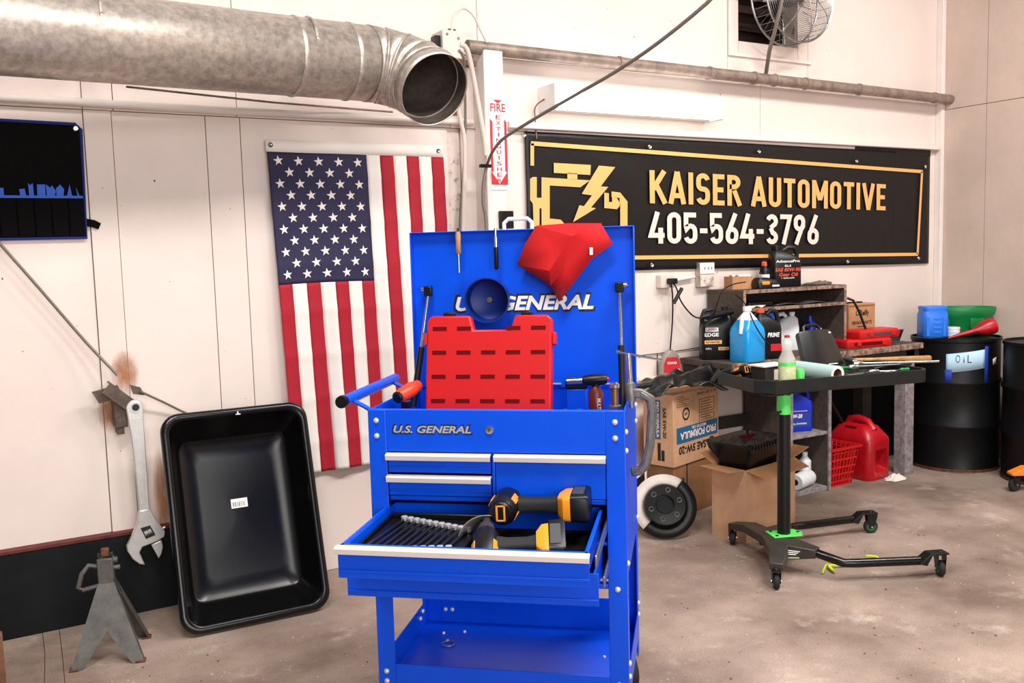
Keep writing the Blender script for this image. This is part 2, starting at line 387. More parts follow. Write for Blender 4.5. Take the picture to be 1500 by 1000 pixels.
pipe('wall_pipe', [W(330, 162, 4.172) * 0 + V((-2.4, 4.172, W(-200, 131, 4.172).z)), W(-200, 131, 4.172), W(330, 162, 4.172), W(692, 179, 4.172)], 0.0165, 'trim_paint', 'thin white painted pipe along the left wall under the duct')
pipe('slanted_rod', [W(185, 127, 4.0), W(400, 150, 4.09), W(575, 164, 4.172)], 0.0045, 'conduit_steel', 'thin metal rod slanting below the galvanized duct')
jb = thing('junction_box', 'beige metal electrical box at the end of the round duct', 'electrical box', W(661, 66, 4.05))
MB().bx(-0.055, 0.055, -0.02, 0.1, -0.065, 0.065).build('box', 'cable_white', jb, bevel=0.004)
MB().bx(-0.085, -0.0555, -0.0, 0.05, -0.045, 0.04).build('knockout_plate', 'black_plastic', jb, bevel=0.003)
MB().bx(0.02, 0.17, 0.06, 0.11, -0.075, -0.05).build('mounting_arm', 'brown_wood', jb, smooth=False)
for q in ((0.03, -0.022, 0.03), (0.03, -0.022, -0.03), (-0.03, -0.022, 0.045)): MB().lathe([(0.007, 0), (0.005, 0.004)], q, (0, -1, 0), 8).build('screw', 'steel', jb)
def cord(name, pts, r, m, label, cat='cable', group=None, n=8, sm=3):
    pts = [V(p) for p in pts]; q = []
    for i in range(len(pts) - 1):                                 # Catmull-Rom
        a = pts[max(i - 1, 0)]; b = pts[i]; c = pts[i + 1]; d = pts[min(i + 2, len(pts) - 1)]
        for k in range(sm):
            t = k / sm; q.append(0.5 * ((2 * b) + (c - a) * t + (2 * a - 5 * b + 4 * c - d) * t * t + (3 * b - a - 3 * c + d) * t ** 3))
    q.append(pts[-1])
    return tag(MB().tube(q, r, n).build(name, m), label, cat, group)
cord('flex_cable', [W(662, 48, 4.05), W(664, 25, 4.06), W(678, 12, 4.06), W(693, 22, 4.06), W(704, 44, 4.07), W(713, 62, 4.075)], 0.006, 'cable_white', 'thin pale cable arching over the junction box', sm=4)
cord('flex_conduit', [W(674, 65, 4.03), W(684, 72, 4.03), W(693, 110, 4.06), W(702, 160, 4.08), W(710, 205, 4.07), W(712, 228, 4.066)], 0.012, 'cable_white', 'thick white cable bending from the junction box to the column')
cord('flex_conduit', [W(664, 84, 4.06), W(666, 130, 4.1), W(675, 178, 4.13), W(681, 215, 4.14), W(678, 330, 4.15), W(677, 420, 4.15)], 0.011, 'cable_white', 'white cable dropping left of the dirty wall gap behind the cart lid')
cord('flex_cable', [W(672, 73, 4.03), W(679, 85, 4.03), W(681, 130, 4.1), W(681, 215, 4.15), W(673, 340, 4.16), W(672, 430, 4.16)], 0.007, 'cable_grey', 'narrow ribbed cable dropping from the front of the junction box')
# overhead armoured cable
pts = [W(1130, -110, 2.4), W(1060, -25, 2.6), W(1035, 5, 2.66), W(965, 62, 2.85), W(905, 103, 3.05), W(850, 135, 3.25), W(810, 158, 3.4), W(765, 185, 3.6), W(735, 205, 3.8), W(720, 225, 3.95), W(713, 243, 4.045)]
cord('armoured_cable', pts, 0.0075, 'cable_grey', 'grey armoured cable strung diagonally in front of the tube light', sm=3)
cord('armoured_cable', [W(713, 243, 4.05), W(708, 270, 4.06), W(708, 300, 4.06), W(712, 325, 4.06), W(713, 420, 4.06)], 0.008, 'cable_grey', 'ribbed grey cable running down the side of the square column')
tag(MB().bx(-0.03, 0.03, -0.012, 0.012, -0.008, 0.008).build('cable_tie', 'black_plastic', loc=W(711, 243, 4.035), bevel=0.002), 'small black tie holding the cable to the column below the red sign', 'cable tie')
cord('steel_cable', [W(-300, 20, 4.15), W(-30, 322, 4.15), W(0, 357, 4.15), W(60, 425, 4.15), W(125, 500, 4.15), W(172, 549, 4.115)], 0.006, 'cable_grey', 'taut ribbed grey cable from the left edge down to the rusty bracket')
cord('steel_cable', [W(205, 573, 4.12), W(240, 589, 4.15), W(278, 607, 4.17), W(330, 625, 4.17)], 0.005, 'cable_grey', 'grey cable from the rusty bracket to behind the black tub')
# rusty bracket
br = thing('wall_bracket', 'bent brown metal bracket with rust stains holding the big wrench', 'bracket', W(172, 580, 4.15))
MB().prism([(-0.10, 0.03), (0.0, 0.05), (0.02, 0.0), (-0.075, -0.02)], 0.02, 0.03, RX).build('side_plate', 'bracket_brown', br, smooth=False)
M = Matrix.Translation((0.02, -0.03, 0.01)) @ Matrix.Rotation(0.75, 4, 'Y')
MB().bx(-0.075, 0.075, -0.035, -0.028, -0.045, 0.0, M).bx(-0.075, 0.075, -0.035, 0.045, 0.0, 0.007, M).build('angle_iron', 'bracket_brown', br, smooth=False)
MB().prism([(0.05, 0.045), (0.09, 0.03), (0.105, -0.005), (0.06, 0.005)], 0.01, 0.02, RX).build('side_plate', 'bracket_brown', br, smooth=False)
MB().bx(-0.02, 0.03, -0.03, 0.05, -0.13, -0.01).bx(-0.012, 0.016, -0.02, 0.05, -0.16, -0.13).build('lower_tab', 'bracket_brown', br, bevel=0.003)
MB().cyl((0.04, -0.05, -0.03), (0.04, 0.03, -0.03), 0.007).build('hook_pin', 'steel', br)
def stain(pts, y):
    cxm = sum(p[0] for p in pts) / len(pts); czm = sum(p[1] for p in pts) / len(pts)
rm = mat('rust_and_shadow', (188, 128, 86), 0.8)
nt = rm.node_tree; b = nt.nodes['Principled BSDF']; tcn = nt.nodes.new('ShaderNodeTexCoord'); gr = nt.nodes.new('ShaderNodeTexGradient'); gr.gradient_type = 'SPHERICAL'
nt.links.new(tcn.outputs['Object'], gr.inputs['Vector']); nzz = nt.nodes.new('ShaderNodeTexNoise'); nzz.inputs['Scale'].default_value = 2.2; nt.links.new(tcn.outputs['Object'], nzz.inputs['Vector'])
mm = nt.nodes.new('ShaderNodeMath'); mm.operation = 'MULTIPLY'; nt.links.new(gr.outputs['Fac'], mm.inputs[0]); nt.links.new(nzz.outputs['Fac'], mm.inputs[1]); m2 = nt.nodes.new('ShaderNodeMath'); m2.operation = 'MULTIPLY'; m2.inputs[1].default_value = 1.25; m2.use_clamp = True
nt.links.new(mm.outputs[0], m2.inputs[0]); nt.links.new(m2.outputs[0], b.inputs['Alpha'])
for px, py, sx, sz in ((183, 545, 0.06, 0.10), (161, 602, 0.05, 0.10), (238, 730, 0.04, 0.24)):  # bracket rust stains; the tall last mark paints the tub's soft reddish shadow
    o = MB().lathe([(1.0, 0), (1.0, 0.01)], n=24).build('rust_shadow_mark', rm, wall); o.location = W(px, py, 4.1915); o.rotation_euler = (PI / 2, 0, 0); o.scale = (sx, sz, 0.05)
# ---------------------------------------------------------------- fire extinguisher sign
sg = thing('safety_sign', 'tall red and white FIRE EXTINGUISHER arrow sign on the column', 'sign', (0, 0, 0))
sx0, sx1 = W(717, 210, 4.078).x, W(743, 210, 4.078).x; sz1, sz0 = W(730, 143, 4.078).z, W(730, 278, 4.078).z
sw = sx1 - sx0; sh = sz1 - sz0
MB().bx(sx0, sx1, 4.075, 4.0795, sz0, sz1).build('plate', 'white_print', sg, smooth=False)
def flat(poly, y, name, m, parent): return MB().prism([(x, z) for x, z in poly], -y, -y + 0.0006, RX).build(name, m, parent, smooth=False)
xm = (sx0 + sx1) / 2
flat([(sx0 + 0.03 * sw, sz0 + 0.025), (sx1 - 0.03 * sw, sz0 + 0.025), (sx1 - 0.03 * sw, sz0 + 0.095), (xm, sz0 + 0.03), (sx0 + 0.03 * sw, sz0 + 0.095)], 4.0748, 'arrow_head', 'red_print', sg)
for a, bq in ((sx0 + 0.03 * sw, sx0 + 0.17 * sw), (sx1 - 0.17 * sw, sx1 - 0.03 * sw)): flat([(a, sz0 + 0.09), (bq, sz0 + 0.09), (bq, sz1 - 0.12), (a, sz1 - 0.105)], 4.0748, 'border', 'red_print', sg)
flat([(sx0 + 0.25 * sw, sz1 - 0.012), (sx1 - 0.25 * sw, sz1 - 0.012), (xm, sz1 - 0.03)], 4.0748, 'arrow_tail', 'red_print', sg)
txt('FIRE', sw * 0.84, 0.09 * sh, MATS['red_print'], sg, (sx0 + 0.08 * sw, 4.0745, sz1 - 0.155 * sh), bold=0.02)
for k, ch in enumerate('EXTINGUISHER'):
    txt(ch, (0.008 if ch == 'I' else 0.028), 0.045 * sh, MATS['red_print'], sg, (xm - (0.004 if ch == 'I' else 0.014), 4.0745, sz1 - 0.235 * sh - k * 0.0625 * sh), bold=0.02)
tag(MB().bx(-0.04, 0.04, -0.02, 0.0, -0.045, 0.045).build('switch_box', 'black_plastic', loc=(W(735, 322, 4.08).x + 0.02, 4.0795, W(735, 322, 4.08).z), bevel=0.004), 'small square black box on the column behind the cart lid', 'switch box')
# ---------------------------------------------------------------- tube light
tl = thing('tube_light', 'lit white fluorescent tube fixture above the black banner', 'light fixture', (0, 0, 0))
a, bq = W(815, 158, 4.06), W(1053, 166, 4.06); z0 = 2.245; z1 = 2.345
MB().bx(a.x, bq.x, 4.12, 4.2, z0 + 0.0, z1 + 0.02).build('housing', 'white_plastic', tl, bevel=0.01)
for x in (a.x - 0.02, bq.x): MB().bx(x, x + 0.02, 4.04, 4.2, z0 - 0.01, z1 + 0.025).build('end_cap', 'white_plastic', tl, bevel=0.006)
def dif(u, v):
    an = -PI / 2 + PI * v; return (a.x + (bq.x - a.x) * u, 4.12 - 0.075 * math.cos(an), (z0 + z1) / 2 + (z1 - z0) / 2 * math.sin(an))
MB().grid(dif, 4, 12).build('lit_diffuser', 'tube_glow', tl)
cord('light_cord', [V((a.x - 0.02, 4.14, 2.3)), V((a.x - 0.06, 4.17, 2.26)), V((a.x - 0.055, 4.18, 2.19)), V((a.x - 0.05, 4.18, 2.1))], 0.004, 'cable_grey', 'thin cord at the left end of the tube light')
# ---------------------------------------------------------------- banner
bn = thing('banner', 'black vinyl KAISER AUTOMOTIVE banner with gold frame and phone number', 'banner', (0, 0, 0))
BL, BR_, BT = 2.575, 5.95, 2.135
def bw(x, z):
    k = max(0.0, 1 - (x - BL) / 1.7)
    return 4.184 - 0.006 * k * (0.5 + 0.5 * math.sin(x * 11 + 2 * math.sin(z * 6))) * (0.4 + 0.6 * math.sin(z * 9 + x * 4) ** 2) - 0.002 * math.sin(x * 5)
def bf(u, v):
    x = BL + (BR_ - BL) * u + 0.0; zb = 1.395 - 0.05 * u; zt2 = BT - 0.012 * u; z = zb + (zt2 - zb) * v; return (x, bw(x, z), z)
MB().grid(bf, 120, 30).build('vinyl_sheet', 'vinyl_black', bn, solid=0.0015)
MB().bx(W(1250, 215).x, BR_, 4.1825, 4.1845, 2.1, 2.144).build('top_flap', 'vinyl_black', bn, smooth=False)
YB = 4.1735
def gp(X, Y): p = W(740 + X * 0.44, 180 + Y * 0.44, YB); return (p.x, p.z)
def gold(pts, nm='emblem_shape'): flat([gp(*p) for p in pts], YB, nm, 'gold_print', bn)
gold([(162, 133), (285, 140), (283, 173), (162, 166)])
gold([(207, 166), (240, 168), (240, 189), (207, 187)])
gold([(121, 181), (282, 191), (250, 214), (148, 208), (148, 318), (185, 322), (205, 345), (121, 345)])
gold([(83, 186), (92, 180), (105, 180), (105, 249), (121, 249), (121, 284), (114, 284), (114, 345), (95, 345), (92, 268), (83, 256)])
gold([(312, 142), (366, 147), (318, 211), (343, 213), (286, 281), (302, 284), (226, 330), (247, 274), (262, 277), (289, 241), (255, 236)])
gold([(330, 262), (330, 283), (372, 287), (381, 276), (381, 250), (356, 247), (356, 263), (345, 263)])
gold([(330, 232), (345, 234), (345, 262), (330, 262)]); gold([(354, 228), (383, 232), (407, 262), (407, 345), (383, 345), (383, 269), (372, 250), (354, 247)])
def strip(p, q, w=0.011):
    (x0, za), (x1, zb) = gp(*p), gp(*q); d = V((x1 - x0, zb - za)).normalized(); n_ = V((-d.y, d.x)) * w
    flat([(x0 - n_.x, za - n_.y), (x1 - n_.x, zb - n_.y), (x1 + n_.x, zb + n_.y), (x0 + n_.x, za + n_.y)], YB, 'gold_frame_line', 'gold_print', bn)
strip((86, 68), (1390, 162)); strip((90, 68), (90, 142)); strip((1388, 162), (1373, 437)); strip((90, 452), (1374, 437))
# narrow bold signwriting built from strokes (unit: height 1)
def arc(cx, cy, rx, ry, a0, a1, n=8): return [(cx + rx * math.cos(math.radians(a0 + (a1 - a0) * k / n)), cy + ry * math.sin(math.radians(a0 + (a1 - a0) * k / n))) for k in range(n + 1)]
SW = 0.155; h2 = SW / 2; lo_, hi_ = h2, 1 - h2; w_ = 0.46; l_, r_ = h2, w_ - h2; mx = w_ / 2; ar = (r_ - l_) / 2
oval = arc(mx, hi_ - ar, ar, ar, 0, 180) + arc(mx, lo_ + ar, ar, ar, 180, 360) + [(r_, hi_ - ar)]
GL = {'K': (.50, [[(l_, 0), (l_, 1)], [(.46, 1), (l_ + .02, .42)], [(.2, .56), (.48, 0)]]), 'A': (.54, [[(.06, 0), (.27, 1)], [(.27, 1), (.48, 0)], [(.13, .26), (.41, .26)]]), 'I': (SW, [[(h2, 0), (h2, 1)]]),
      'S': (w_, [arc(mx, hi_ - ar, ar, ar, 10, 180) + arc(mx, .5 + ar * .95, ar, ar, 180, 245, 3) + arc(mx, .5 - ar * .95, ar, ar, 65, 0, 3) + arc(mx, lo_ + ar, ar, ar, 0, -170)]), 'E': (.40, [[(.4, lo_), (l_, lo_), (l_, hi_), (.4, hi_)], [(l_, .5), (.36, .5)]]),
      'R': (.48, [[(l_, 0), (l_, hi_), (mx, hi_)] + arc(mx, hi_ - ar, ar, ar, 90, -90) + [(l_, hi_ - 2 * ar)], [(.24, .5), (.44, 0)]]), 'U': (w_, [[(l_, 1), (l_, lo_ + ar)] + arc(mx, lo_ + ar, ar, ar, 180, 360) + [(r_, 1)]]), 'T': (.44, [[(0, hi_), (.44, hi_)], [(.22, 1), (.22, 0)]]),
      'O': (w_, [oval]), 'M': (.62, [[(h2, 0), (h2, 1)], [(h2, .97), (.31, .3)], [(.31, .3), (.62 - h2, .97)], [(.62 - h2, 0), (.62 - h2, 1)]]), 'V': (.52, [[(.06, 1), (.26, 0)], [(.26, 0), (.46, 1)]]),
      '0': (w_, [oval]), '4': (.5, [[(.28, 1), (.06, .26), (.5, .26)], [(.37, 0), (.37, .5)]]), '5': (w_, [[(.42, hi_), (l_, hi_), (l_, .56)] + arc(mx, .40, ar, .17, 150, 0, 5) + arc(mx, lo_ + ar, ar, ar, 0, -170)]), '6': (w_, [[(.36, 1), (l_ + .01, lo_ + ar + .1)] + arc(mx, lo_ + ar, ar, ar, 180, 360), arc(mx, lo_ + ar + .1, ar, ar, 180, 0) + [(r_, lo_ + ar)]]),
      '9': (w_, [[(.10, 0), (r_ - .01, hi_ - ar - .1)] + arc(mx, hi_ - ar, ar, ar, 0, 180), arc(mx, hi_ - ar - .1, ar, ar, 0, -180) + [(l_, hi_ - ar)]]), '3': (w_, [arc(mx, hi_ - ar, ar, ar, 165, -70) + [(mx - .05, .54)], [(mx - .05, .54)] + arc(mx, lo_ + ar, ar, ar, 80, -165)]), '7': (.44, [[(0, hi_), (.38, hi_), (.13, 0)]]), '-': (.26, [[(0.0, .42), (.26, .42)]]), ' ': (.17, [])}
def sign_line(text, m, pA, pB, zA, zB, gap=0.10):
    # pA..pB baseline ends (x, z), zA/zB top heights at both ends
    tot_ = sum(GL[c][0] for c in text) + gap * (len(text) - 1); cur = 0
    for c in text:
        gw, lines = GL[c]
        if lines:
            mb = MB()
            def put(p):
                u = (cur + p[0]) / tot_; x = pA[0] + (pB[0] - pA[0]) * u; zb = pA[1] + (pB[1] - pA[1]) * u; zt_ = zA + (zB - zA) * u; return V((x, YB - 0.0008, zb + (zt_ - zb) * p[1]))
            for li, ln in enumerate(lines):
                L_, R_ = [], []
                for i, p in enumerate(ln):
                    a_ = V(ln[max(i - 1, 0)]); b_ = V(ln[min(i + 1, len(ln) - 1)]); p_ = V(p)
                    d1_ = (p_ - a_).normalized() if i else (b_ - p_).normalized(); d2_ = (b_ - p_).normalized() if i < len(ln) - 1 and (b_ - p_).length > 1e-6 else d1_
                    if d1_.length < .5: d1_ = d2_
                    n_ = V((-(d1_.y + d2_.y), d1_.x + d2_.x)); n_ = n_.normalized() if n_.length > 1e-5 else V((-d1_.y, d1_.x)); k_ = h2 / max(.45, n_.dot(V((-d1_.y, d1_.x))))
                    L_.append(put(p_ + n_ * k_)); R_.append(put(p_ - n_ * k_))
                n0 = len(L_); mb.add([q_ + V((0, -0.0007 * li, 0)) for q_ in L_ + R_], [(i, i + 1, n0 + i + 1, n0 + i) for i in range(n0 - 1)])
            mb.build('letter', m, bn, smooth=False, fix=False)
        cur += gw + gap
def xz(px, py): p = W(px, py, YB); return (p.x, p.z)
sign_line('KAISER AUTOMOTIVE', 'gold_print', xz(952, 297.5), xz(1297, 308), xz(952, 249)[1], xz(1297, 270)[1])
sign_line('405-564-3796', 'pale_print', xz(951, 356.5), xz(1199, 358), xz(951, 310)[1], xz(1199, 315)[1], gap=0.09)
for px, py in ((768, 198), (952, 215), (1112, 222), (1255, 236), (955, 388), (1242, 383), (1346, 378), (1356, 244)):
    p = W(px, py, 4.165); MB().lathe([(0.012, 0), (0.009, 0.004), (0.005, 0.001)], p, (0, -1, 0), 12).build('grommet', 'chrome', bn)
# ---------------------------------------------------------------- flag
fl = thing('national_flag', 'American flag hung vertically on the wall behind the blue cart', 'flag', (0, 0, 0))
FX, FW_, FT, FL_ = 1.205, 0.885, 1.985, 1.50
def fpos(u, v):                                    # u across 0..1, v down 0..1
    x = FX + FW_ * u + 0.05 * v * (1 - 0.3 * u); fold = math.sin(u * 17 + 1.2 + 1.6 * v) * 0.010 * (0.3 + v) + 0.006 * math.sin(u * 41 + v * 3) * v
    fold += 0.004 * math.exp(-((v * 7.2) % 1.0 - 0.5) ** 2 * 60)
    return V((x, 4.168 - fold, FT - FL_ * v + 0.012 * math.sin(u * 5) * v))
def patch(u0, u1, v0, v1, m, name, nu=8, nv=60, off=0.0):
    def fn(a, b):
        p = fpos(u0 + (u1 - u0) * a, v0 + (v1 - v0) * b); p.y -= off; return p
    return MB().grid(fn, nu, nv).build(name, m, fl, solid=0.001)
S = 1 / 13
for k in range(13):
    patch(k * S, (k + 1) * S, 0.4 if k < 7 else 0.0, 1.0, 'flag_white' if k % 2 else 'flag_red', 'stripe', 4, 60)
patch(0, 7 * S, 0, 0.4, 'flag_navy', 'canton', 28, 36)
MB().grid(lambda a, b: fpos(a, 0) + V((0.0 - 0.004, 0, 0.055 * b)), 24, 2).build('header_band', 'flag_white', fl, solid=0.002)
for u in (0.02, 0.97):
    MB().lathe([(0.012, 0), (0.009, 0.004), (0.004, 0.001)], fpos(u, 0) + V((0, -0.002, 0.03)), (0, -1, 0), 12).build('grommet', 'steel', fl)
sm = None
for r in range(11):
    n_ = 5 if r % 2 == 0 else 4
    for c_ in range(n_):
        u = 7 * S * ((c_ + 0.5) / 5 if n_ == 5 else (c_ + 1.0) / 5); v = 0.4 * (r + 0.75) / 11.6
        if sm is None:
            sm = MB().prism([((0.024 if k % 2 == 0 else 0.0095) * math.cos(PI / 2 + k * PI / 5 + 0.12), (0.024 if k % 2 == 0 else 0.0095) * math.sin(PI / 2 + k * PI / 5 + 0.12)) for k in range(10)], 0, 0.0008, RX).mesh('star'); sm.materials.append(MATS['flag_white'])
        o = bpy.data.objects.new('star', sm); col.objects.link(o); o.parent = fl
        p = fpos(u, v); dx = fpos(u + 0.01, v) - fpos(u - 0.01, v); o.location = p + V((0, -0.0022, 0)); o.rotation_euler = (0, 0, math.atan2(dx.y, dx.x))
# ---------------------------------------------------------------- tool roll
tr = thing('tool_roll', 'black tool roll with blue edging hanging at the upper left', 'tool roll', (0, 0, 0))
q = lambda px, py, y=4.185: (W(px, py, y).x, W(px, py, y).z)
xr, zt_ = q(118, 182); xb, zb_ = q(127, 348); xl = -0.30
flat([(xl, zb_ - 0.005), (xb, zb_), (xr, zt_ - 0.02), (xr - 0.02, zt_), (xl, zt_ + 0.01)], 4.188, 'cloth_back', 'roll_black', tr)
zs = q(60, 288)[1]
pk = MB()
for k in range(9): pk.bx(xb - 0.062 * (k + 1) + 0.002, xb - 0.062 * k - 0.002, 4.178, 4.1875, zb_ + 0.005, zs)
pk.build('pocket_row', 'roll_black', tr, bevel=0.003)
MB().tube([(xl, 4.186, zb_ - 0.003), (xb, 4.186, zb_), (xr, 4.186, zt_ - 0.02), (xr - 0.02, 4.186, zt_), (xl, 4.186, zt_ + 0.01)], 0.0065, 6).build('edge_binding', 'roll_blue', tr)
MB().bx(xl, xb - 0.004, 4.1765, 4.1795, zs - 0.006, zs + 0.004).build('pocket_binding', 'pocket_blue', tr)
shapes = [[(114, 288), (111, 274), (117, 288)], [(98, 288), (102, 270), (106, 288)], [(83, 288), (82, 276), (88, 270), (94, 277), (93, 288)], [(69, 288), (67, 270), (74, 275), (76, 271), (82, 280), (80, 288)],
          [(55, 288), (54, 270), (66, 270), (67, 288)], [(43, 288), (41, 268), (44, 271), (48, 268), (50, 288)], [(30, 288), (28, 277), (36, 276), (39, 288)], [(0, 288), (0, 275), (5, 275), (6, 288)]]
for s_ in shapes: flat([q(x, y, 4.1795) for x, y in s_], 4.1812, 'tool_silhouette', 'pocket_blue', tr)
flat([q(126, 320), q(138, 322), q(148, 327), q(144, 336), q(136, 333), q(126, 331)], 4.183, 'strap', 'roll_black', tr)
MB().lathe([(0.011, 0), (0.008, 0.003)], V((*q(111, 188), 0)).xzy + V((0, 4.1865, 0)) - V((0, 0, 0)), (0, -1, 0), 12).build('grommet', 'chrome', tr)
# ================================================================ things by the left wall
# big adjustable wrench
wr = thing('adjustable_wrench', 'very large chrome adjustable wrench hanging from the rusty bracket', 'wrench', W(197, 590, 4.09))
M = Matrix.Rotation(math.radians(2.0), 4, 'Y')
def wp(px, py): p = W(px, py, 4.09) - W(197, 590, 4.09); return (p.x, p.z)
hand = [wp(*p) for p in ((184, 596), (187, 590), (192, 586), (199, 585), (205, 588), (209, 595), (212, 640), (216, 700), (219, 745), (203, 748), (199, 700), (192, 640))]
MB().prism(hand, -0.008, 0.008, RX).build('handle', 'satin_chrome', wr, bevel=0.004)
ins = [wp(*p) for p in ((193, 612), (206, 611), (213, 738), (205, 740), (203, 730))]
MB().prism(ins, 0.0085, 0.0095, RX).build('handle_recess', 'satin_chrome', wr, bevel=0.001)
MB().lathe([(0.0, 0), (0.017, 0), (0.021, 0.002), (0.021, 0.004), (0.017, 0.004), (0.014, 0.001), (0.0, 0.001)], (wp(198, 596)[0], -0.0085, wp(198, 596)[1]), (0, -1, 0), 20).build('hang_hole_ring', 'satin_chrome', wr)
MB().lathe([(0.0135, 0), (0.0135, 0.001)], (wp(198, 596)[0], -0.0126, wp(198, 596)[1]), (0, -1, 0), 20).build('hang_hole', 'black_print', wr)
head = [wp(*p) for p in ((203, 747), (219, 744), (228, 760), (241, 777), (240, 785), (229, 792), (218, 796), (208, 800), (204, 808), (212, 826), (204, 825), (194, 818), (186, 806), (185, 799), (192, 786), (201, 764))]
MB().prism(head, -0.014, 0.014, RX).build('fixed_jaw', 'satin_chrome', wr, bevel=0.004)
MB().prism([wp(*p) for p in ((221, 797), (236, 790), (238, 800), (236, 810), (232, 817))], -0.011, 0.011, RX).build('sliding_jaw', 'satin_chrome', wr, bevel=0.003)
flat([wp(*p) for p in ((205, 772), (219, 768), (227, 782), (213, 788))], -0.0146, 'knurl_window', 'black_print', wr)
kc = V((wp(216, 778)[0], -0.012, wp(216, 778)[1])); kd = V((0.9, 0, 0.3)).normalized()
kn = MB()
for k in range(6): kn.lathe([(0.011, 0), (0.013, 0.002), (0.011, 0.004)], kc + kd * (-0.015 + k * 0.005), kd, 14)
kn.build('adjusting_screw', 'satin_chrome', wr)
MB().cyl(V((wp(238, 774)[0], 0, wp(238, 774)[1])), V((wp(242, 772)[0], 0, wp(242, 772)[1])), 0.008).build('jaw_pin', 'steel', wr)
# black tub leaning on the wall
tb = thing('mixing_tub', 'large black plastic tub leaning upright against the wall beside the wrench', 'tub')
b0 = F(272, 938, 0.0); b1 = F(487, 892, 0.0); xv = (b1 - b0); xv.z = 0; TW = xv.length + 0.01; xv.normalize()
lean = math.radians(17); yv = V((0, 0, 1)) * math.cos(lean) + V((-xv.y, xv.x, 0)) * math.sin(lean); zv = xv.cross(yv)
org = b0 + xv * (TW / 2 - 0.012) + V((-xv.y, xv.x, 0)) * 0.0 + V((0, 0, 0.012))
tb.matrix_world = Matrix.Translation(org) @ Matrix((xv, yv, zv)).transposed().to_4x4()
TH = 0.9
def ring2(w, h, r, z): return [V((p.x, p.y + TH / 2, z)) for p in rr(w, h, r, 0, 6)]
MB().loft([ring2(TW, TH, 0.075, -0.03), ring2(TW, TH, 0.075, 0.0), ring2(TW - 0.012, TH - 0.012, 0.07, 0.008), ring2(TW - 0.055, TH - 0.055, 0.06, 0.008), ring2(TW - 0.065, TH - 0.065, 0.06, 0.0), ring2(TW - 0.075, TH - 0.085, 0.055, -0.02),
           ring2(TW - 0.145, TH - 0.21, 0.05, -0.128), ring2(TW - 0.17, TH - 0.235, 0.045, -0.14), ring2(TW - 0.3, TH - 0.4, 0.03, -0.143), ring2(0.05, 0.06, 0.01, -0.138)], False, True).build('tub_shell', mat('tub_black', (8, 8, 9), 0.24, spec=0.4), tb, ang=60)
MB().loft([ring2(TW - 0.002, TH - 0.002, 0.075, -0.029), ring2(TW - 0.07, TH - 0.08, 0.055, -0.032), ring2(TW - 0.14, TH - 0.2, 0.05, -0.135), ring2(TW - 0.18, TH - 0.24, 0.04, -0.15)], False, True).build('tub_outside', MATS['tub_black'], tb, ang=60)
MB().bx(-0.035, 0.035, TH * 0.535, TH * 0.535 + 0.04, -0.1375, -0.136).build('barcode_sticker', 'white_print', tb, smooth=False)
bc = MB()
for k in range(12): bc.bx(-0.028 + k * 0.0043, -0.028 + k * 0.0043 + random.choice((0.0012, 0.0024)), TH * 0.535 + 0.006, TH * 0.535 + 0.026, -0.1359, -0.1356)
bc.build('barcode_bars', 'black_print', tb, smooth=False)
MB().bx(0.0, 0.02, TH - 0.032, TH - 0.028, 0.0082, 0.009).bx(0.007, 0.012, TH - 0.028, TH - 0.018, 0.0082, 0.009).build('rim_mark', 'white_print', tb, smooth=False)
# jack stand
js = thing('jack_stand', 'grey steel jack stand with ratchet post on the floor at left', 'jack stand', (0.385, 3.775, 0), math.radians(-14))
hz = W(152, 858, 3.72).z
def trap(w0, w1, z0, z1, th, sgn, axis):
    pass
for k in range(4):
    Mk = Matrix.Rotation(k * PI / 2, 4, 'Z')
    def pl(x, t, off=0.0):                      # t: 0 bottom 1 top; plate leans inward
        return Mk @ V((x, -(0.128 + off) + (0.128 - 0.027) * t, 0.002 + (hz) * t))
    outer = [(-0.128, 0), (-0.085, 0), (0.0, 0.42), (0.085, 0), (0.128, 0), (0.028, 1), (-0.028, 1)]
    mb = MB()
    if k % 2 == 0:
        fr_ = [pl(x, t) for x, t in outer]; bk = [pl(x, t, -0.005) for x, t in outer]
        mb.loft([fr_, bk])
    else:
        for sgn in (-1, 1):
            poly = [(sgn * 0.128, 0), (sgn * 0.1, 0), (sgn * 0.045, 0.45), (sgn * 0.018, 0.75), (sgn * 0.006, 1), (sgn * 0.028, 1)]
            mb.loft([[pl(x, t) for x, t in poly], [pl(x, t, -0.005) for x, t in poly]])
        poly = [(-0.03, 0.8), (0.03, 0.8), (0.028, 1), (-0.028, 1)]; mb.loft([[pl(x, t) for x, t in poly], [pl(x, t, -0.005) for x, t in poly]])
    mb.build('side_plate', 'stand_grey', js, smooth=False)
for sx_ in (-1, 1):
    for sy_ in (-1, 1): MB().bx(sx_ * 0.115 - 0.018, sx_ * 0.115 + 0.018, sy_ * 0.115 - 0.018, sy_ * 0.115 + 0.018, 0, 0.008).build('foot', 'rust', js, bevel=0.003)
MB().bx(-0.028, 0.028, -0.028, 0.028, hz - 0.01, hz + 0.095).build('collar', 'stand_grey', js, bevel=0.004)
tz = W(152, 803, 3.775).z
po = MB().bx(-0.018, 0.018, -0.018, 0.018, hz - 0.18, tz - 0.03).build('ratchet_post', 'black_steel', js, bevel=0.003)
MB().prism([(-0.026, tz - 0.045), (0.026, tz - 0.045), (0.026, tz - 0.018), (0.012, tz - 0.03), (-0.012, tz - 0.03), (-0.026, tz - 0.018)], -0.02, 0.02, RX).build('saddle', 'black_steel', js, bevel=0.003)
MB().bx(-0.014, 0.014, -0.014, 0.014, tz - 0.03, tz).build('rusty_tip', 'rust', js, bevel=0.003)
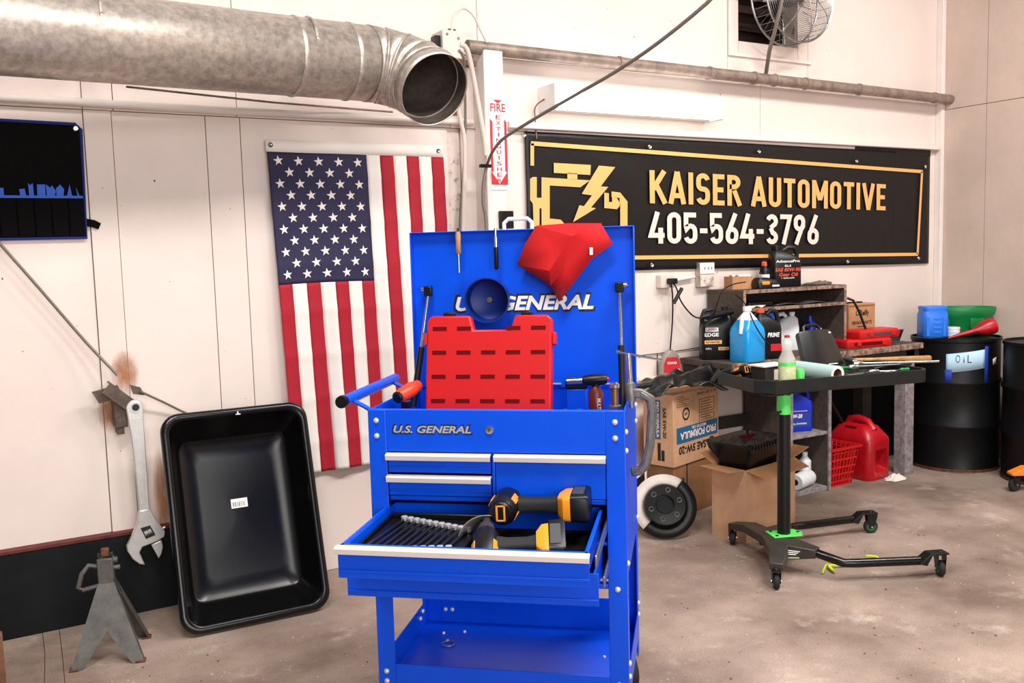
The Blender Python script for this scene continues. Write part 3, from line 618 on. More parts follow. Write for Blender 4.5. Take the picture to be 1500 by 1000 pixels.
MB().tube([(-0.028, 0, hz + 0.06), (-0.06, -0.005, hz + 0.07), (-0.085, -0.01, hz + 0.04), (-0.1, -0.012, hz - 0.01), (-0.085, -0.012, hz - 0.022), (-0.028, -0.01, hz - 0.012)], 0.009, 8).build('lever_handle', 'stand_grey', js)
MB().cyl((0.028, 0, hz + 0.05), (0.05, 0, hz + 0.05), 0.009).cyl((0.028, -0.0, hz + 0.08), (0.042, 0, hz + 0.08), 0.012).build('pawl_pin', 'stand_grey', js)
# brown board at the left edge of the frame
p = F(6, 1010); tag(MB().bx(-0.25, 0.0, -0.02, 0.02, 0, 0.32).build('wood_board', 'brown_wood', loc=(W(6, 960, 3.35).x, 3.35, 0), bevel=0.003), 'brown wooden board standing at the lower left edge', 'board')

# ================================================================ blue tool cart
CA = math.radians(-41.5); CO = V((0.998, 2.551, 0)); CM = Matrix.Translation(CO) @ Matrix.Rotation(CA, 4, 'Z')
def CW(x, y, z): return CM @ V((x, y, z))
cart = thing('tool_cart', 'bright blue U.S. GENERAL rolling tool cart with raised lid and open drawer', 'tool cart', CO, CA)
blue = MATS['cart_blue']
CWD, CD, CT_ = 0.76, 0.53, 1.05
def cb(name, *bxs, m=blue, bev=0.003, par=cart):
    mb = MB()
    for q_ in bxs: mb.bx(*q_)
    return mb.build(name, m, par, bevel=bev)
for x0 in (0.0, 0.705):
    cb('front_post', (x0, x0 + 0.055, 0.0, 0.004, 0.12, CT_), (x0 + (0 if x0 == 0 else 0.051), x0 + (0.004 if x0 == 0 else 0.055), 0.004, 0.055, 0.12, CT_))
    cb('back_post', (x0, x0 + 0.055, CD - 0.004, CD, 0.12, CT_), (x0 + (0 if x0 == 0 else 0.051), x0 + (0.004 if x0 == 0 else 0.055), CD - 0.055, CD - 0.004, 0.12, CT_))
cb('side_panel', (0.002, 0.006, 0.05, CD - 0.05, 0.55, CT_)); cb('side_panel', (0.754, 0.758, 0.05, CD - 0.05, 0.55, CT_))
cb('back_panel', (0.006, 0.754, CD - 0.01, CD - 0.005, 0.55, CT_))
cb('header_panel', (0.055, 0.705, 0.001, 0.006, 0.925, CT_), (0.006, 0.754, 0.006, 0.025, CT_ - 0.004, CT_))
cb('front_divider', (0.371, 0.381, 0.006, 0.02, 0.785, 0.925)); cb('cross_rail', (0.055, 0.705, 0.012, 0.03, 0.775, 0.79), (0.055, 0.705, 0.012, 0.03, 0.655, 0.665))
cb('top_tray_floor', (0.006, 0.754, 0.02, CD - 0.01, 0.925, 0.93))
cb('cabinet_floor', (0.006, 0.754, 0.03, CD - 0.01, 0.55, 0.556), (0.055, 0.705, 0.002, 0.03, 0.53, 0.545))
sh = cb('lower_shelf', (0.004, 0.756, 0.004, CD - 0.004, 0.185, 0.19), (0.055, 0.705, 0.0, 0.004, 0.16, 0.27), (0.055, 0.705, CD - 0.004, CD, 0.185, 0.30), (0.0, 0.004, 0.055, CD - 0.055, 0.185, 0.27), (0.756, 0.76, 0.055, CD - 0.055, 0.185, 0.27))
bm_ = None
def bolt(p, d=(0, -1, 0), r=0.0085, par=cart):
    return MB().lathe([(r, 0), (r * 0.95, 0.003), (r * 0.6, 0.006), (0.001, 0.007)], p, d, 12, False).build('bolt', 'bolt_zinc', par)
for x in (0.026, 0.732):
    for z in (1.018, 0.972, 0.532, 0.246, 0.215): bolt((x, 0.0, z))
for z in (0.985, 0.93, 0.6, 0.30, 0.26): bolt((0.76, 0.03, z), (1, 0, 0)); bolt((0.76, CD - 0.03, z), (1, 0, 0))
for x, z in ((0.07, 0.28), (0.095, 0.28), (0.07, 0.235), (0.095, 0.235), (0.69, 0.28), (0.69, 0.235)): bolt((x, CD - 0.0045, z))
for y, z in ((0.46, 0.25), (0.43, 0.235)): bolt((0.0045, y, z), (1, 0, 0))
for x, y in ((0.09, 0.42), (0.16, 0.44), (0.12, 0.36), (0.66, 0.3)): bolt((x, y, 0.19), (0, 0, 1), 0.006)
# drawers
def drawer(x0, x1, z0, z1, yf, handle=True, depth=0.42, name='drawer'):
    d = cb(name, (x0, x1, yf, yf + 0.004, z0, z1), (x0 + 0.012, x0 + 0.016, yf + 0.004, yf + depth, z0 + 0.008, z1 - 0.004), (x1 - 0.016, x1 - 0.012, yf + 0.004, yf + depth, z0 + 0.008, z1 - 0.004),
           (x0 + 0.012, x1 - 0.012, yf + depth - 0.004, yf + depth, z0 + 0.008, z1 - 0.004), (x0 + 0.012, x1 - 0.012, yf + 0.004, yf + depth, z0 + 0.008, z0 + 0.011), bev=0.0015)
    if handle:
        MB().prism([(0, 0), (-0.018, -0.001), (-0.022, -0.006), (-0.02, -0.02), (-0.016, -0.021), (-0.014, -0.008), (0, -0.007)], x0 - 0.002, x1 + 0.002, Matrix(((0, 0, 1, 0), (1, 0, 0, yf), (0, 1, 0, z1 + 0.004), (0, 0, 0, 1)))).build('drawer_pull', 'handle_alu', d, bevel=0.001)
    return d
drawer(0.056, 0.369, 0.862, 0.918, 0.004); drawer(0.056, 0.369, 0.793, 0.852, 0.004); drawer(0.383, 0.703, 0.793, 0.918, 0.004)
for z in (0.875, 0.806): cb('drawer_crease', (0.06, 0.366, 0.0015, 0.0035, z, z + 0.006))
D3F = -0.372
d3 = drawer(0.038, 0.694, 0.672, 0.757, D3F, depth=0.44)
cb('drawer_liner', (0.056, 0.676, D3F + 0.006, D3F + 0.43, 0.6835, 0.6845), m=MATS['black_matte'], bev=0, par=d3)
cb('front_crease', (0.04, 0.692, D3F - 0.004, D3F - 0.0005, 0.688, 0.696), par=d3)
cb('rim_lip', (0.042, 0.052, D3F + 0.004, D3F + 0.4, 0.753, 0.758), (0.68, 0.69, D3F + 0.004, D3F + 0.4, 0.753, 0.758), (0.04, 0.692, D3F + 0.004, D3F + 0.022, 0.754, 0.758), par=d3)
d4 = drawer(0.0, 0.7, 0.565, 0.655, -0.22, handle=False, depth=0.3)
cb('front_crease', (0.002, 0.698, -0.224, -0.2205, 0.578, 0.585), par=d4)
for x, y0, y1, z in ((0.699, -0.3, 0.2, 0.715), (0.7045, -0.16, 0.25, 0.61), (0.033, -0.3, 0.2, 0.715)):
    s_ = cb('drawer_slide', (x, x + 0.006, y0, y1, z - 0.016, z + 0.016), m=MATS['steel'], bev=0.002)
    for k in range(5): MB().lathe([(0.004, 0), (0.003, 0.003)], (x, y0 + 0.04 + k * 0.09, z), (-1, 0, 0), 8).build('rivet', 'chrome', s_)
# badge, lock, lid
txt('U.S. GENERAL', 0.245, 0.03, MATS['black_print'], cart, (0.074, -0.0005, 0.978), bold=0.05, shear=0.25, name='badge_outline')
txt('U.S. GENERAL', 0.236, 0.022, MATS['satin_chrome'], cart, (0.079, -0.002, 0.982), bold=0.03, shear=0.25, name='badge_lettering')
lk = MB().lathe([(0.0125, 0), (0.012, 0.005), (0.007, 0.006)], (0.369, 0.001, 0.993), (0, -1, 0), 18).build('lock', 'chrome', cart)
MB().bx(0.3675, 0.3705, -0.0065, -0.0045, 0.989, 0.997).build('key_slot', 'black_print', lk, smooth=False)
lid = cb('lid', (0.0, 0.765, 0.515, 0.52, 1.04, 1.58), (0.0, 0.004, 0.485, 0.515, 1.06, 1.58), (0.761, 0.765, 0.485, 0.515, 1.06, 1.58), (0.0, 0.765, 0.485, 0.515, 1.576, 1.58))
MB().tube([(0.33, 0.5, 1.579), (0.33, 0.5, 1.602), (0.345, 0.5, 1.615), (0.41, 0.5, 1.615), (0.425, 0.5, 1.602), (0.425, 0.5, 1.579)], 0.007, 8).build('lid_handle', 'white_plastic', lid)
for wd_, x0, wb_ in (('U.S.', 0.14, 0.128), ('GENERAL', 0.295, 0.337)):
    txt(wd_, wb_, 0.066, MATS['black_print'], lid, (x0, 0.5145, 1.298), bold=0.055, shear=0.25)
    txt(wd_, wb_ - 0.015, 0.05, MATS['white_print'], lid, (x0 + 0.009, 0.5135, 1.306), bold=0.035, shear=0.25)
cb('hinge', *[(0.05 + k * 0.1, 0.11 + k * 0.1, 0.508, 0.5145, 1.052, 1.056) for k in range(7)], m=MATS['bolt_zinc'], par=lid, bev=0)
for x, xe in ((0.06, 0.03), (0.715, 0.728)):
    st = MB().cyl((xe, 0.36, 1.0), (xe + (x - xe) * 0.5, 0.43, 1.19), 0.011).build('gas_strut', 'black_plastic', cart)
    MB().cyl((xe + (x - xe) * 0.5, 0.43, 1.19), (x, 0.49, 1.375), 0.0055).build('strut_rod', 'chrome', st)
    MB().bx(x - 0.014, x + 0.014, 0.476, 0.5, 1.362, 1.396).build('strut_joint', 'black_plastic', st, bevel=0.004)
    MB().lathe([(0.009, 0), (0.009, 0.01), (0.003, 0.016)], (x + (-0.014 if x < 0.3 else 0.014), 0.488, 1.385), (-1 if x < 0.3 else 1, 0, 0), 10).build('strut_nut', 'chrome', st)
# side handle
h_ = MB().cyl((-0.075, -0.005, 1.075), (-0.075, 0.5, 1.075), 0.0165, n=16).build('push_handle', 'cart_blue', cart)
MB().lathe([(0.0185, -0.012), (0.0195, 0), (0.019, 0.008)], (-0.075, -0.005, 1.075), (0, 1, 0), 16).build('end_cap', 'black_plastic', h_)
for y in (0.06, 0.45): MB().tube([(0.004, y + 0.0, 1.03), (-0.03, y, 1.05), (-0.075, y, 1.072)], 0.007, 6).build('handle_bracket', 'cart_blue', h_)
for x in (0.035, 0.725):
    for y in (0.04, CD - 0.04):
        c_ = MB().lathe([(0.058, -0.016), (0.062, -0.01), (0.062, 0.01), (0.058, 0.016)], (x, y, 0.062), (0.9, 0.4, 0), 24).build('caster_wheel', 'black_rubber', cart)
        MB().lathe([(0.042, -0.018), (0.05, -0.0175), (0.05, 0.0175), (0.042, 0.018)], (x, y, 0.062), (0.9, 0.4, 0), 24).build('wheel_hub', 'white_plastic', c_)
        MB().bx(x - 0.03, x + 0.03, y - 0.03, y + 0.03, 0.126, 0.185).build('caster_plate', 'steel', c_, bevel=0.003)
# red blow-mould case standing in the top tray
ct = lambda name, label, cat, x, y, z, group=None, rz=0.0, tilt=0.0: thing(name, label, cat, CW(x, y, z), CA + rz, group, rot=(tilt, 0, CA + rz))
rc = ct('tool_case', 'red plastic blow-moulded tool case standing open-side back in the cart top', 'tool case', 0.315, 0.20, 0.931, tilt=-0.22)
CH, CWd = 0.385, 0.405
def notch(w, h, y0, y1, r=0.014):
    a_, b_ = -w / 2, w / 2
    P_ = [(a_ + r * 0.3, 0), (b_ - r * 0.3, 0), (b_, r), (b_, h - r), (b_ - r, h), (0.085, h), (0.07, h - 0.046), (-0.05, h - 0.046), (-0.062, h), (a_ + r, h), (a_, h - r), (a_, r)]
    return MB().prism(P_, -y1, -y0, RX)
body = notch(CWd, CH, 0.0, 0.045).build('case_shell', 'red_plastic', rc, bevel=0.006)
for r_ in range(5):
    for c_ in range(5):
        if r_ == 4 and c_ == 2: continue
        x = -0.16 + c_ * 0.08; z = 0.035 + r_ * 0.077
        if z > CH - 0.03: z = CH - 0.022
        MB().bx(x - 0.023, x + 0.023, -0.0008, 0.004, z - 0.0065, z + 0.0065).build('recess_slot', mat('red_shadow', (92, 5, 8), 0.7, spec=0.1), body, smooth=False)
for x in (-0.135, 0.12): MB().bx(x - 0.018, x + 0.018, 0.01, 0.04, CH + 0.0005, CH + 0.012).build('latch', 'black_plastic', rc, bevel=0.003)
for x in (-CWd / 2 - 0.012, CWd / 2 + 0.0005): MB().bx(x, x + 0.0115, 0.005, 0.04, CH - 0.095, CH - 0.055).build('side_tab', 'red_plastic', rc, bevel=0.003)
# magnetic blue cup on the lid
cu = ct('magnetic_cup', 'round blue cup stuck to the cart lid over the lettering', 'cup', 0.272, 0.5135, 1.345)
MB().lathe([(0.05, 0.0), (0.07, 0.012), (0.075, 0.095), (0.0755, 0.1), (0.0715, 0.1), (0.066, 0.02), (0.044, 0.01), (0.001, 0.009)], (0, 0, 0), (0.08, -1, 0.02), 36, True, False).build('cup_shell', mat('cup_blue', (3, 42, 126), 0.4, spec=0.25), cu)
MB().lathe([(0.012, 0), (0.01, 0.006)], (0, -0.011, 0), (0, -1, 0), 14).build('magnet_bolt', 'steel', cu)
# red shop rag over the lid
rg = ct('shop_rag', 'bright red cloth rag draped over the top of the cart lid', 'rag', 0, 0, 0)
rv = [(0.444, 0.477, 1.588), (0.55, 0.476, 1.592), (0.658, 0.477, 1.589), (0.697, 0.476, 1.522), (0.629, 0.468, 1.475), (0.56, 0.47, 1.39), (0.516, 0.468, 1.335), (0.487, 0.472, 1.39), (0.449, 0.462, 1.418), (0.376, 0.474, 1.461), (0.405, 0.474, 1.53),
      (0.545, 0.455, 1.52), (0.565, 0.448, 1.55), (0.49, 0.44, 1.44), (0.535, 0.467, 1.44), (0.50, 0.458, 1.50), (0.61, 0.462, 1.53), (0.446, 0.528, 1.587), (0.55, 0.53, 1.59), (0.656, 0.528, 1.587)]
rf = [(0, 10, 15), (10, 9, 15), (9, 8, 13), (9, 13, 15), (15, 13, 11), (0, 15, 11), (0, 11, 12), (0, 12, 1), (1, 12, 2), (2, 12, 16), (2, 16, 3), (3, 16, 4), (12, 11, 14), (12, 14, 16), (16, 14, 4), (14, 5, 4), (11, 13, 14), (13, 7, 14), (13, 8, 7), (14, 7, 6), (14, 6, 5), (0, 1, 18, 17), (1, 2, 19, 18)]
MB().add(rv, rf).build('cloth', 'red_cloth', rg, solid=0.004, ang=25)
MB().bx(0.622, 0.632, 0.4545, 0.457, 1.488, 1.512, ).build('cloth_tag', 'white_print', rg, smooth=False)
# screwdrivers on the lid edge
s1 = ct('screwdriver', 'screwdriver with wooden handle hanging from the lid at left', 'screwdriver', 0.175, 0.474, 1.44)
MB().lathe([(0.003, 0), (0.003, 0.062)], n=8).build('shaft', 'steel', s1)
MB().lathe([(0.006, 0.062), (0.0095, 0.07), (0.0085, 0.1), (0.0095, 0.13), (0.006, 0.138)], n=12).build('handle', 'pine', s1)
MB().lathe([(0.004, 0.1385), (0.003, 0.15)], n=8).build('end_tip', 'black_plastic', s1)
s2 = ct('pocket_tool', 'slim dark pen-shaped tool with chrome top hanging on the lid', 'hand tool', 0.305, 0.474, 1.447)
MB().lathe([(0.004, 0), (0.008, 0.006), (0.008, 0.075)], n=12).build('grip', 'black_plastic', s2)
MB().lathe([(0.007, 0.0755), (0.006, 0.11), (0.004, 0.112), (0.004, 0.128), (0.006, 0.13), (0.006, 0.138)], n=12).build('chrome_top', 'chrome', s2)
# butane torch, holder, gloves, fittings in the top tray
to = ct('butane_torch', 'small butane torch with dark red canister standing in the cart top', 'torch', 0.652, 0.27, 0.931)
MB().lathe([(0.022, 0), (0.024, 0.004), (0.024, 0.13), (0.012, 0.15)], n=20).build('canister', 'butane_brown', to)
MB().lathe([(0.013, 0), (0.017, 0.01), (0.018, 0.05), (0.015, 0.075)], (0.035, 0, 0.172), (-1, 0, -0.06), 14).cyl((0, 0, 0.15), (0, 0, 0.165), 0.013).build('torch_head', 'black_plastic', to)
MB().cyl((-0.035, 0, 0.168), (-0.09, 0, 0.165), 0.0095).build('nozzle', 'chrome', to)
MB().lathe([(0.007, 0), (0.004, 0.006)], (0.036, 0, 0.173), (1, 0, 0), 10).build('trigger_button', 'red_plastic', to)
txt('MULTI TORCH', 0.085, 0.012, MATS['pale_print'], to, (0.006, -0.0242, 0.115), rot=(PI / 2, PI / 2, 0), bold=0.02)
bt = ct('tool_tin', 'blue box with black top beside the butane torch', 'box', 0.578, 0.4, 0.931)
MB().bx(-0.034, 0.034, -0.025, 0.025, 0, 0.125).build('tin_body', 'cart_blue', bt, bevel=0.004)
MB().bx(-0.036, 0.036, -0.027, 0.027, 0.1255, 0.15).build('tin_lid', 'black_plastic', bt, bevel=0.004)
gl = ct('work_gloves', 'crumpled dark grey glove lying in the cart top', 'glove', 0.585, 0.20, 0.931)
g_ = MB()
for k in range(5): g_.tube([(-0.05 + k * 0.02, 0.02, 0.05), (-0.045 + k * 0.022, -0.0, 0.085 + 0.008 * (k % 2)), (-0.03 + k * 0.024, -0.03, 0.075)], 0.011, 8)
g_.build('fingers', 'grey_plastic', gl, sub=1); MB().lathe([(0.03, 0), (0.055, 0.03), (0.05, 0.06), (0.02, 0.075)], (0, 0.01, 0), n=12).build('palm', 'grey_plastic', gl, sub=1)
ft = ct('brass_fitting', 'small brass and steel pipe fitting at the right front of the cart top', 'fitting', 0.725, 0.09, 0.931)
MB().lathe([(0.016, 0), (0.016, 0.08), (0.02, 0.085), (0.02, 0.12), (0.016, 0.122)], n=6).build('hex_body', 'steel', ft); MB().lathe([(0.011, 0.1225), (0.011, 0.17), (0.007, 0.172)], n=14).build('brass_stem', mat('brass', (150, 110, 70), 0.35, 0.8), ft)
MB().lathe([(0.016, 0.1725), (0.016, 0.182), (0.006, 0.188)], n=12).build('chrome_cap', 'chrome', ft)
ol = ct('heat_gun', 'orange and black tool lying behind the push handle of the cart', 'hand tool', 0.05, 0.2, 0.9305)
MB().lathe([(0.016, 0), (0.022, 0.01), (0.024, 0.07), (0.018, 0.11)], (-0.0, -0.05, 0.135), (0.3, 1, 0.2), 16).build('orange_body', mat('orange_red', (214, 60, 30), 0.4), ol)
MB().lathe([(0.014, 0), (0.019, 0.004), (0.017, 0.012)], (-0.003, -0.063, 0.133), (0.3, 1, 0.2), 16).bx(0.0, 0.025, -0.03, 0.0, 0.0, 0.115).build('black_grip', 'black_plastic', ol)
# C-clamp on the right side
cc = ct('c_clamp', 'grey cast C-clamp with sliding T-bar gripping the right side of the cart', 'clamp', 0, 0.12, 0)
cpts = [(0.765, 1.085), (0.80, 1.082), (0.826, 1.066), (0.832, 1.03), (0.824, 0.93), (0.812, 0.872), (0.795, 0.852), (0.768, 0.848)]
mb = MB()
for k in range(len(cpts) - 1): pass
wd = 0.0135
def off2(pts, d):
    out_ = []
    for i, p_ in enumerate(pts):
        a_ = V(pts[max(i - 1, 0)]); b_ = V(pts[min(i + 1, len(pts) - 1)]); t_ = (b_ - a_).normalized(); out_.append((p_[0] - t_.y * d, p_[1] + t_.x * d))
    return out_
poly = off2(cpts, wd) + off2(cpts, -wd)[::-1]
MB().prism(poly, -0.012, 0.012, RX).build('frame', 'cast_grey', cc, bevel=0.004)
poly = off2(cpts[1:-1], wd * 0.45) + off2(cpts[1:-1], -wd * 0.45)[::-1]
MB().prism(poly, 0.0125, 0.0145, RX).build('frame_web', 'steel', cc, bevel=0.001)
sc_ = MB().cyl((0.772, 0, 1.04), (0.764, 0, 1.2), 0.008).build('screw', 'chrome', cc)
MB().cyl((0.735, 0.0, 1.204), (0.86, 0.0, 1.18), 0.0035, n=8).lathe([(0.006, -0.006), (0.006, 0.006)], (0.735, 0, 1.204), (1, 0, -0.2), 8).build('t_bar', 'chrome', sc_)
MB().lathe([(0.015, 0), (0.015, 0.05), (0.011, 0.055)], (0.771, 0, 1.06), (-0.05, 0, 1), 14).build('screw_boss', 'cast_grey', cc)
# ---- contents of the open drawer
wt = ct('wrench_tray', 'black plastic organizer tray in the open drawer under the wrenches', 'tool tray', 0.2, -0.17, 0.686)
MB().bx(-0.14, 0.15, -0.17, 0.17, 0, 0.04).bx(-0.14, -0.132, -0.17, 0.17, 0.04, 0.05).bx(-0.132, 0.15, 0.16, 0.17, 0.04, 0.056).build('tray_body', 'black_plastic', wt, bevel=0.003)
for k in range(11):
    Lw = 0.30 - 0.013 * k
    w_ = ct('combination_wrench', ('leftmost', 'second', 'third', 'fourth', 'fifth', 'sixth', 'seventh', 'eighth', 'ninth', 'tenth', 'rightmost')[k] + (' black combination wrench in the drawer organizer' if k in (0, 10) else ' black combination wrench from the left in the drawer organizer'), 'wrench', 0.085 + k * 0.0225, -0.325 + 0.004 * k, 0.7265, 'combination wrenches in the drawer organizer', rz=-0.10)
    MB().bx(-0.0035, 0.0035, 0.012, Lw - 0.012, 0.003, 0.009).build('shank', mat('wrench_black', (58, 58, 60), 0.28, 0.7), w_, bevel=0.001)
    MB().lathe([(0.006, 0), (0.0102, 0.002), (0.0102, 0.014), (0.006, 0.016)], (0, Lw - 0.01, 0), n=14).build('box_end', 'satin_chrome', w_)
    MB().lathe([(0.006, 0), (0.0095, 0.001), (0.0095, 0.01), (0.006, 0.011)], (0, 0.008, 0), n=8).build('open_end', 'satin_chrome', w_)
def drill(name, label, M, two=True):
    t = thing(name, label, 'power drill'); t.matrix_world = M
    # local: handle along +X, head axis along Y at origin, body radius .032
    MB().lathe([(0.030, -0.075), (0.036, -0.06), (0.036, 0.035), (0.028, 0.05)], (0, 0, 0), (0, 1, 0), 20).build('motor_housing', 'black_plastic', t)
    MB().lathe([(0.027, 0.0505), (0.02, 0.075), (0.012, 0.085), (0.008, 0.11)], (0, 0, 0), (0, 1, 0), 16).build('chuck', 'grey_steel', t)
    MB().loft([[V((x, p.x, p.y)) for p in rr(a_, b_, 0.012, 0, 3)] for x, a_, b_ in ((0.028, 0.052, 0.04), (0.06, 0.042, 0.036), (0.11, 0.042, 0.036), (0.135, 0.05, 0.042))]).build('grip', 'black_rubber', t)
    MB().loft([[V((x, p.x, p.y)) for p in rr(a_, b_, 0.01, 0, 3)] for x, a_, b_ in ((0.135, 0.06, 0.05), (0.15, 0.1, 0.062), (0.168, 0.104, 0.064))]).build('yellow_base', 'yellow_plastic', t)
    bt_ = MB().loft([[V((x, p.x + 0.006, p.y)) for p in rr(a_, b_, 0.01, 0, 3)] for x, a_, b_ in ((0.1685, 0.112, 0.068), (0.205, 0.116, 0.07), (0.212, 0.108, 0.062))]).build('battery', 'black_plastic', t)
    for s_ in (-1, 1): MB().bx(0.172, 0.2, -0.03, 0.04, s_ * 0.0355 - 0.0008, s_ * 0.0355 + 0.0008).build('battery_rib', 'grey_plastic', bt_, smooth=False)
    for a_ in (0.9, 2.1, 3.9, 5.2):
        MB().bx(-0.009, 0.009, -0.05, 0.0, 0.0345, 0.0375, Matrix.Rotation(a_, 4, 'Y')).build('yellow_stripe', 'yellow_plastic', t, bevel=0.001)
    MB().lathe([(0.022, 0.0), (0.028, 0.001), (0.024, 0.006)], (0, -0.0751, 0), (0, -1, 0), 16).build('rear_cap', 'black_plastic', t)
    MB().bx(-0.012, -0.007, -0.0835, -0.081, -0.02, 0.02).bx(0.007, 0.012, -0.0835, -0.081, -0.02, 0.02).bx(-0.012, 0.012, -0.0835, -0.081, 0.016, 0.02).bx(-0.012, 0.012, -0.0835, -0.081, -0.02, -0.016).build('rear_emblem', 'yellow_plastic', t, bevel=0.001)
    return t
drill('impact_driver', 'black and yellow cordless driver lying on top at the back of the drawer', CM @ Matrix.Translation((0.425, -0.06, 0.79)) @ Matrix.Rotation(0.02, 4, 'Z') @ Matrix.Rotation(-0.02, 4, 'Y') @ Matrix.Scale(1.12, 4))
drill('impact_driver', 'black and yellow cordless driver lying lower at the front of the drawer', CM @ Matrix.Translation((0.405, -0.25, 0.728)) @ Matrix.Rotation(0.16, 4, 'Z') @ Matrix.Rotation(-0.02, 4, 'Y') @ Matrix.Rotation(0.5, 4, 'X'))
bg_ = ct('plastic_sheet', 'curved grey translucent plastic guard in the drawer between wrenches and drivers', 'guard', 0.395, -0.15, 0.686)
def sg_(u, v): a_ = 1.5 + 1.9 * u; r_ = 0.088 - 0.022 * v; return (r_ * math.cos(a_), 0.0 + 0.02 * v + (v - .5) * 0.04, 0.02 + r_ * abs(math.sin(a_)) * 0.95 + 0.0)
MB().grid(sg_, 16, 6).build('guard_shell', 'bag_grey', bg_, solid=0.002)
tag(MB().tube([CW(0.13 + 0.022 * math.cos(k * PI / 8), 0.33 + 0.022 * math.sin(k * PI / 8), 0.194) for k in range(16)], 0.0022, 6, closed=True).build('snap_ring', 'steel'), 'thin metal ring lying on the lower shelf of the cart', 'ring')
# ================================================================ workbench with hutch
bench = thing('workbench', 'old wooden workbench with cubby cabinet and grey painted leg by the back wall', 'workbench', (3.46, 3.74, 0))
def wb(name, x0, x1, y0, y1, z0, z1, m='old_wood', par=None, bev=0.003):
    return MB().bx(x0 - 3.46, x1 - 3.46, y0 - 3.74, y1 - 3.74, z0, z1).build(name, m, par or bench, bevel=bev)
BZ = 0.855
wb('worktop', 3.62, 5.28, 3.755, 4.185, BZ - 0.035, BZ)
wb('worktop_edge', 3.62, 5.28, 3.74, 3.7545, BZ - 0.037, BZ + 0.001, 'wood_edge')
wb('apron', 3.63, 5.27, 3.765, 3.79, BZ - 0.13, BZ - 0.036, 'dark_wood'); wb('apron', 3.63, 3.65, 3.79, 4.17, BZ - 0.13, BZ - 0.036, 'dark_wood')
wb('leg', 5.14, 5.225, 3.765, 3.85, 0, BZ - 0.036, 'leg_paint'); wb('leg', 5.14, 5.225, 4.09, 4.175, 0, BZ - 0.036, 'dark_wood'); wb('leg', 4.62, 4.69, 4.1, 4.17, 0, BZ - 0.036, 'dark_wood')
wb('stretcher', 3.79, 4.62, 4.12, 4.16, 0.40, 0.47, 'dark_wood'); wb('stretcher', 4.69, 5.14, 4.12, 4.16, 0.56, 0.64, 'old_wood')
wb('cabinet_side', 4.12, 4.14, 3.80, 4.16, 0.0, BZ - 0.13, 'old_wood'); wb('cabinet_side', 4.45, 4.47, 3.80, 4.16, 0.0, BZ - 0.13, 'old_wood')
wb('side_edge', 4.449, 4.471, 3.786, 3.7995, 0, BZ - 0.13, 'leg_paint'); wb('side_edge', 4.119, 4.141, 3.786, 3.7995, 0, BZ - 0.13, 'leg_paint')
wb('cabinet_shelf', 4.14, 4.45, 3.80, 4.16, 0.35, 0.37, 'leg_paint'); wb('cabinet_bottom', 4.14, 4.45, 3.80, 4.16, 0.0, 0.03, 'leg_paint'); wb('cabinet_back', 4.14, 4.45, 4.161, 4.17, 0.0, BZ - 0.13, 'dark_wood')
HX0, HX1, HY, HZ = 3.838, 4.715, 3.885, 1.25
hu = thing('bench_hutch', 'dark wooden two-shelf hutch standing on the workbench below the banner', 'shelf unit', (HX0, HY, BZ))
def hb(name, x0, x1, y0, y1, z0, z1, m='old_wood'): return MB().bx(x0 - HX0, x1 - HX0, y0 - HY, y1 - HY, z0 - BZ, z1 - BZ).build(name, m, hu, bevel=0.002)
hb('side_board', HX0, HX0 + 0.02, HY, 4.18, BZ + 0.001, HZ - 0.02, 'old_wood'); hb('side_board', HX1 - 0.02, HX1, HY, 4.18, BZ + 0.001, HZ - 0.02)
hb('top_board', HX0, HX1, HY, 4.18, HZ - 0.02, HZ); hb('shelf_board', HX0 + 0.02, HX1 - 0.02, HY, 4.17, 1.125, 1.143); hb('back_board', HX0 + 0.02, HX1 - 0.02, 4.171, 4.18, BZ + 0.001, HZ - 0.02, 'dark_wood')
hb('front_edge', HX0, HX1, HY - 0.004, HY - 0.0002, HZ - 0.021, HZ, 'wood_edge'); hb('front_edge', HX0 + 0.02, HX1 - 0.02, HY - 0.004, HY - 0.0002, 1.124, 1.143, 'wood_edge')
for x in (HX0, HX1 - 0.02): hb('front_edge', x, x + 0.02, HY - 0.004, HY - 0.0002, BZ + 0.001, HZ - 0.021, 'wood_edge')
# ---------------------------------------------------------------- bottles and jugs
def jug(name, label, loc, rz, w, d, h, m, capm, side=-1, handle='loop', cat='jug', neck=0.2, grip=None):
    t = thing(name, label, cat, loc, rz)
    cx = side * w * 0.27
    rings = [rr(w * 0.94, d * 0.94, 0.02, 0), rr(w, d, 0.025, 0.008), rr(w, d, 0.025, h * 0.6), rr(w * 0.96, d * 0.94, 0.025, h * 0.68), rr(w * 0.66, d * 0.7, 0.025, h * 0.82, cx=cx * 0.6), rr(neck * w, neck * w, neck * w * 0.45, h * 0.9, cx=cx), rr(neck * w, neck * w, neck * w * 0.45, h * 0.93, cx=cx)]
    MB().loft(rings).build('body', m, t)
    MB().lathe([(neck * w * 0.62, 0), (neck * w * 0.62, h * 0.07), (neck * w * 0.5, h * 0.075)], (cx, 0, h * 0.93), n=16).build('cap', capm, t)
    if handle:
        MB().tube([(cx + side * -0.02 - side * w * 0.12, 0, h * 0.88), (-side * w * 0.12, 0, h * 0.96), (-side * w * 0.36, 0, h * 0.93), (-side * w * 0.44, 0, h * 0.8), (-side * w * 0.43, 0, h * 0.6)], [0.012, 0.014, 0.015, 0.015, 0.014], 8).build('handle', m, t)
    return t
j = jug('oil_jug', 'black oil jug with EDGE label at the left end of the workbench', (3.735, 4.0, BZ + 0.001), -0.5, 0.185, 0.11, 0.30, 'black_plastic', 'black_plastic', side=1)
def lab(par, s, x, z, w, h, m, d, bold=0.02, shear=0.0): return txt(s, w, h, MATS[m], par, (x, -d, z), bold=bold, shear=shear)
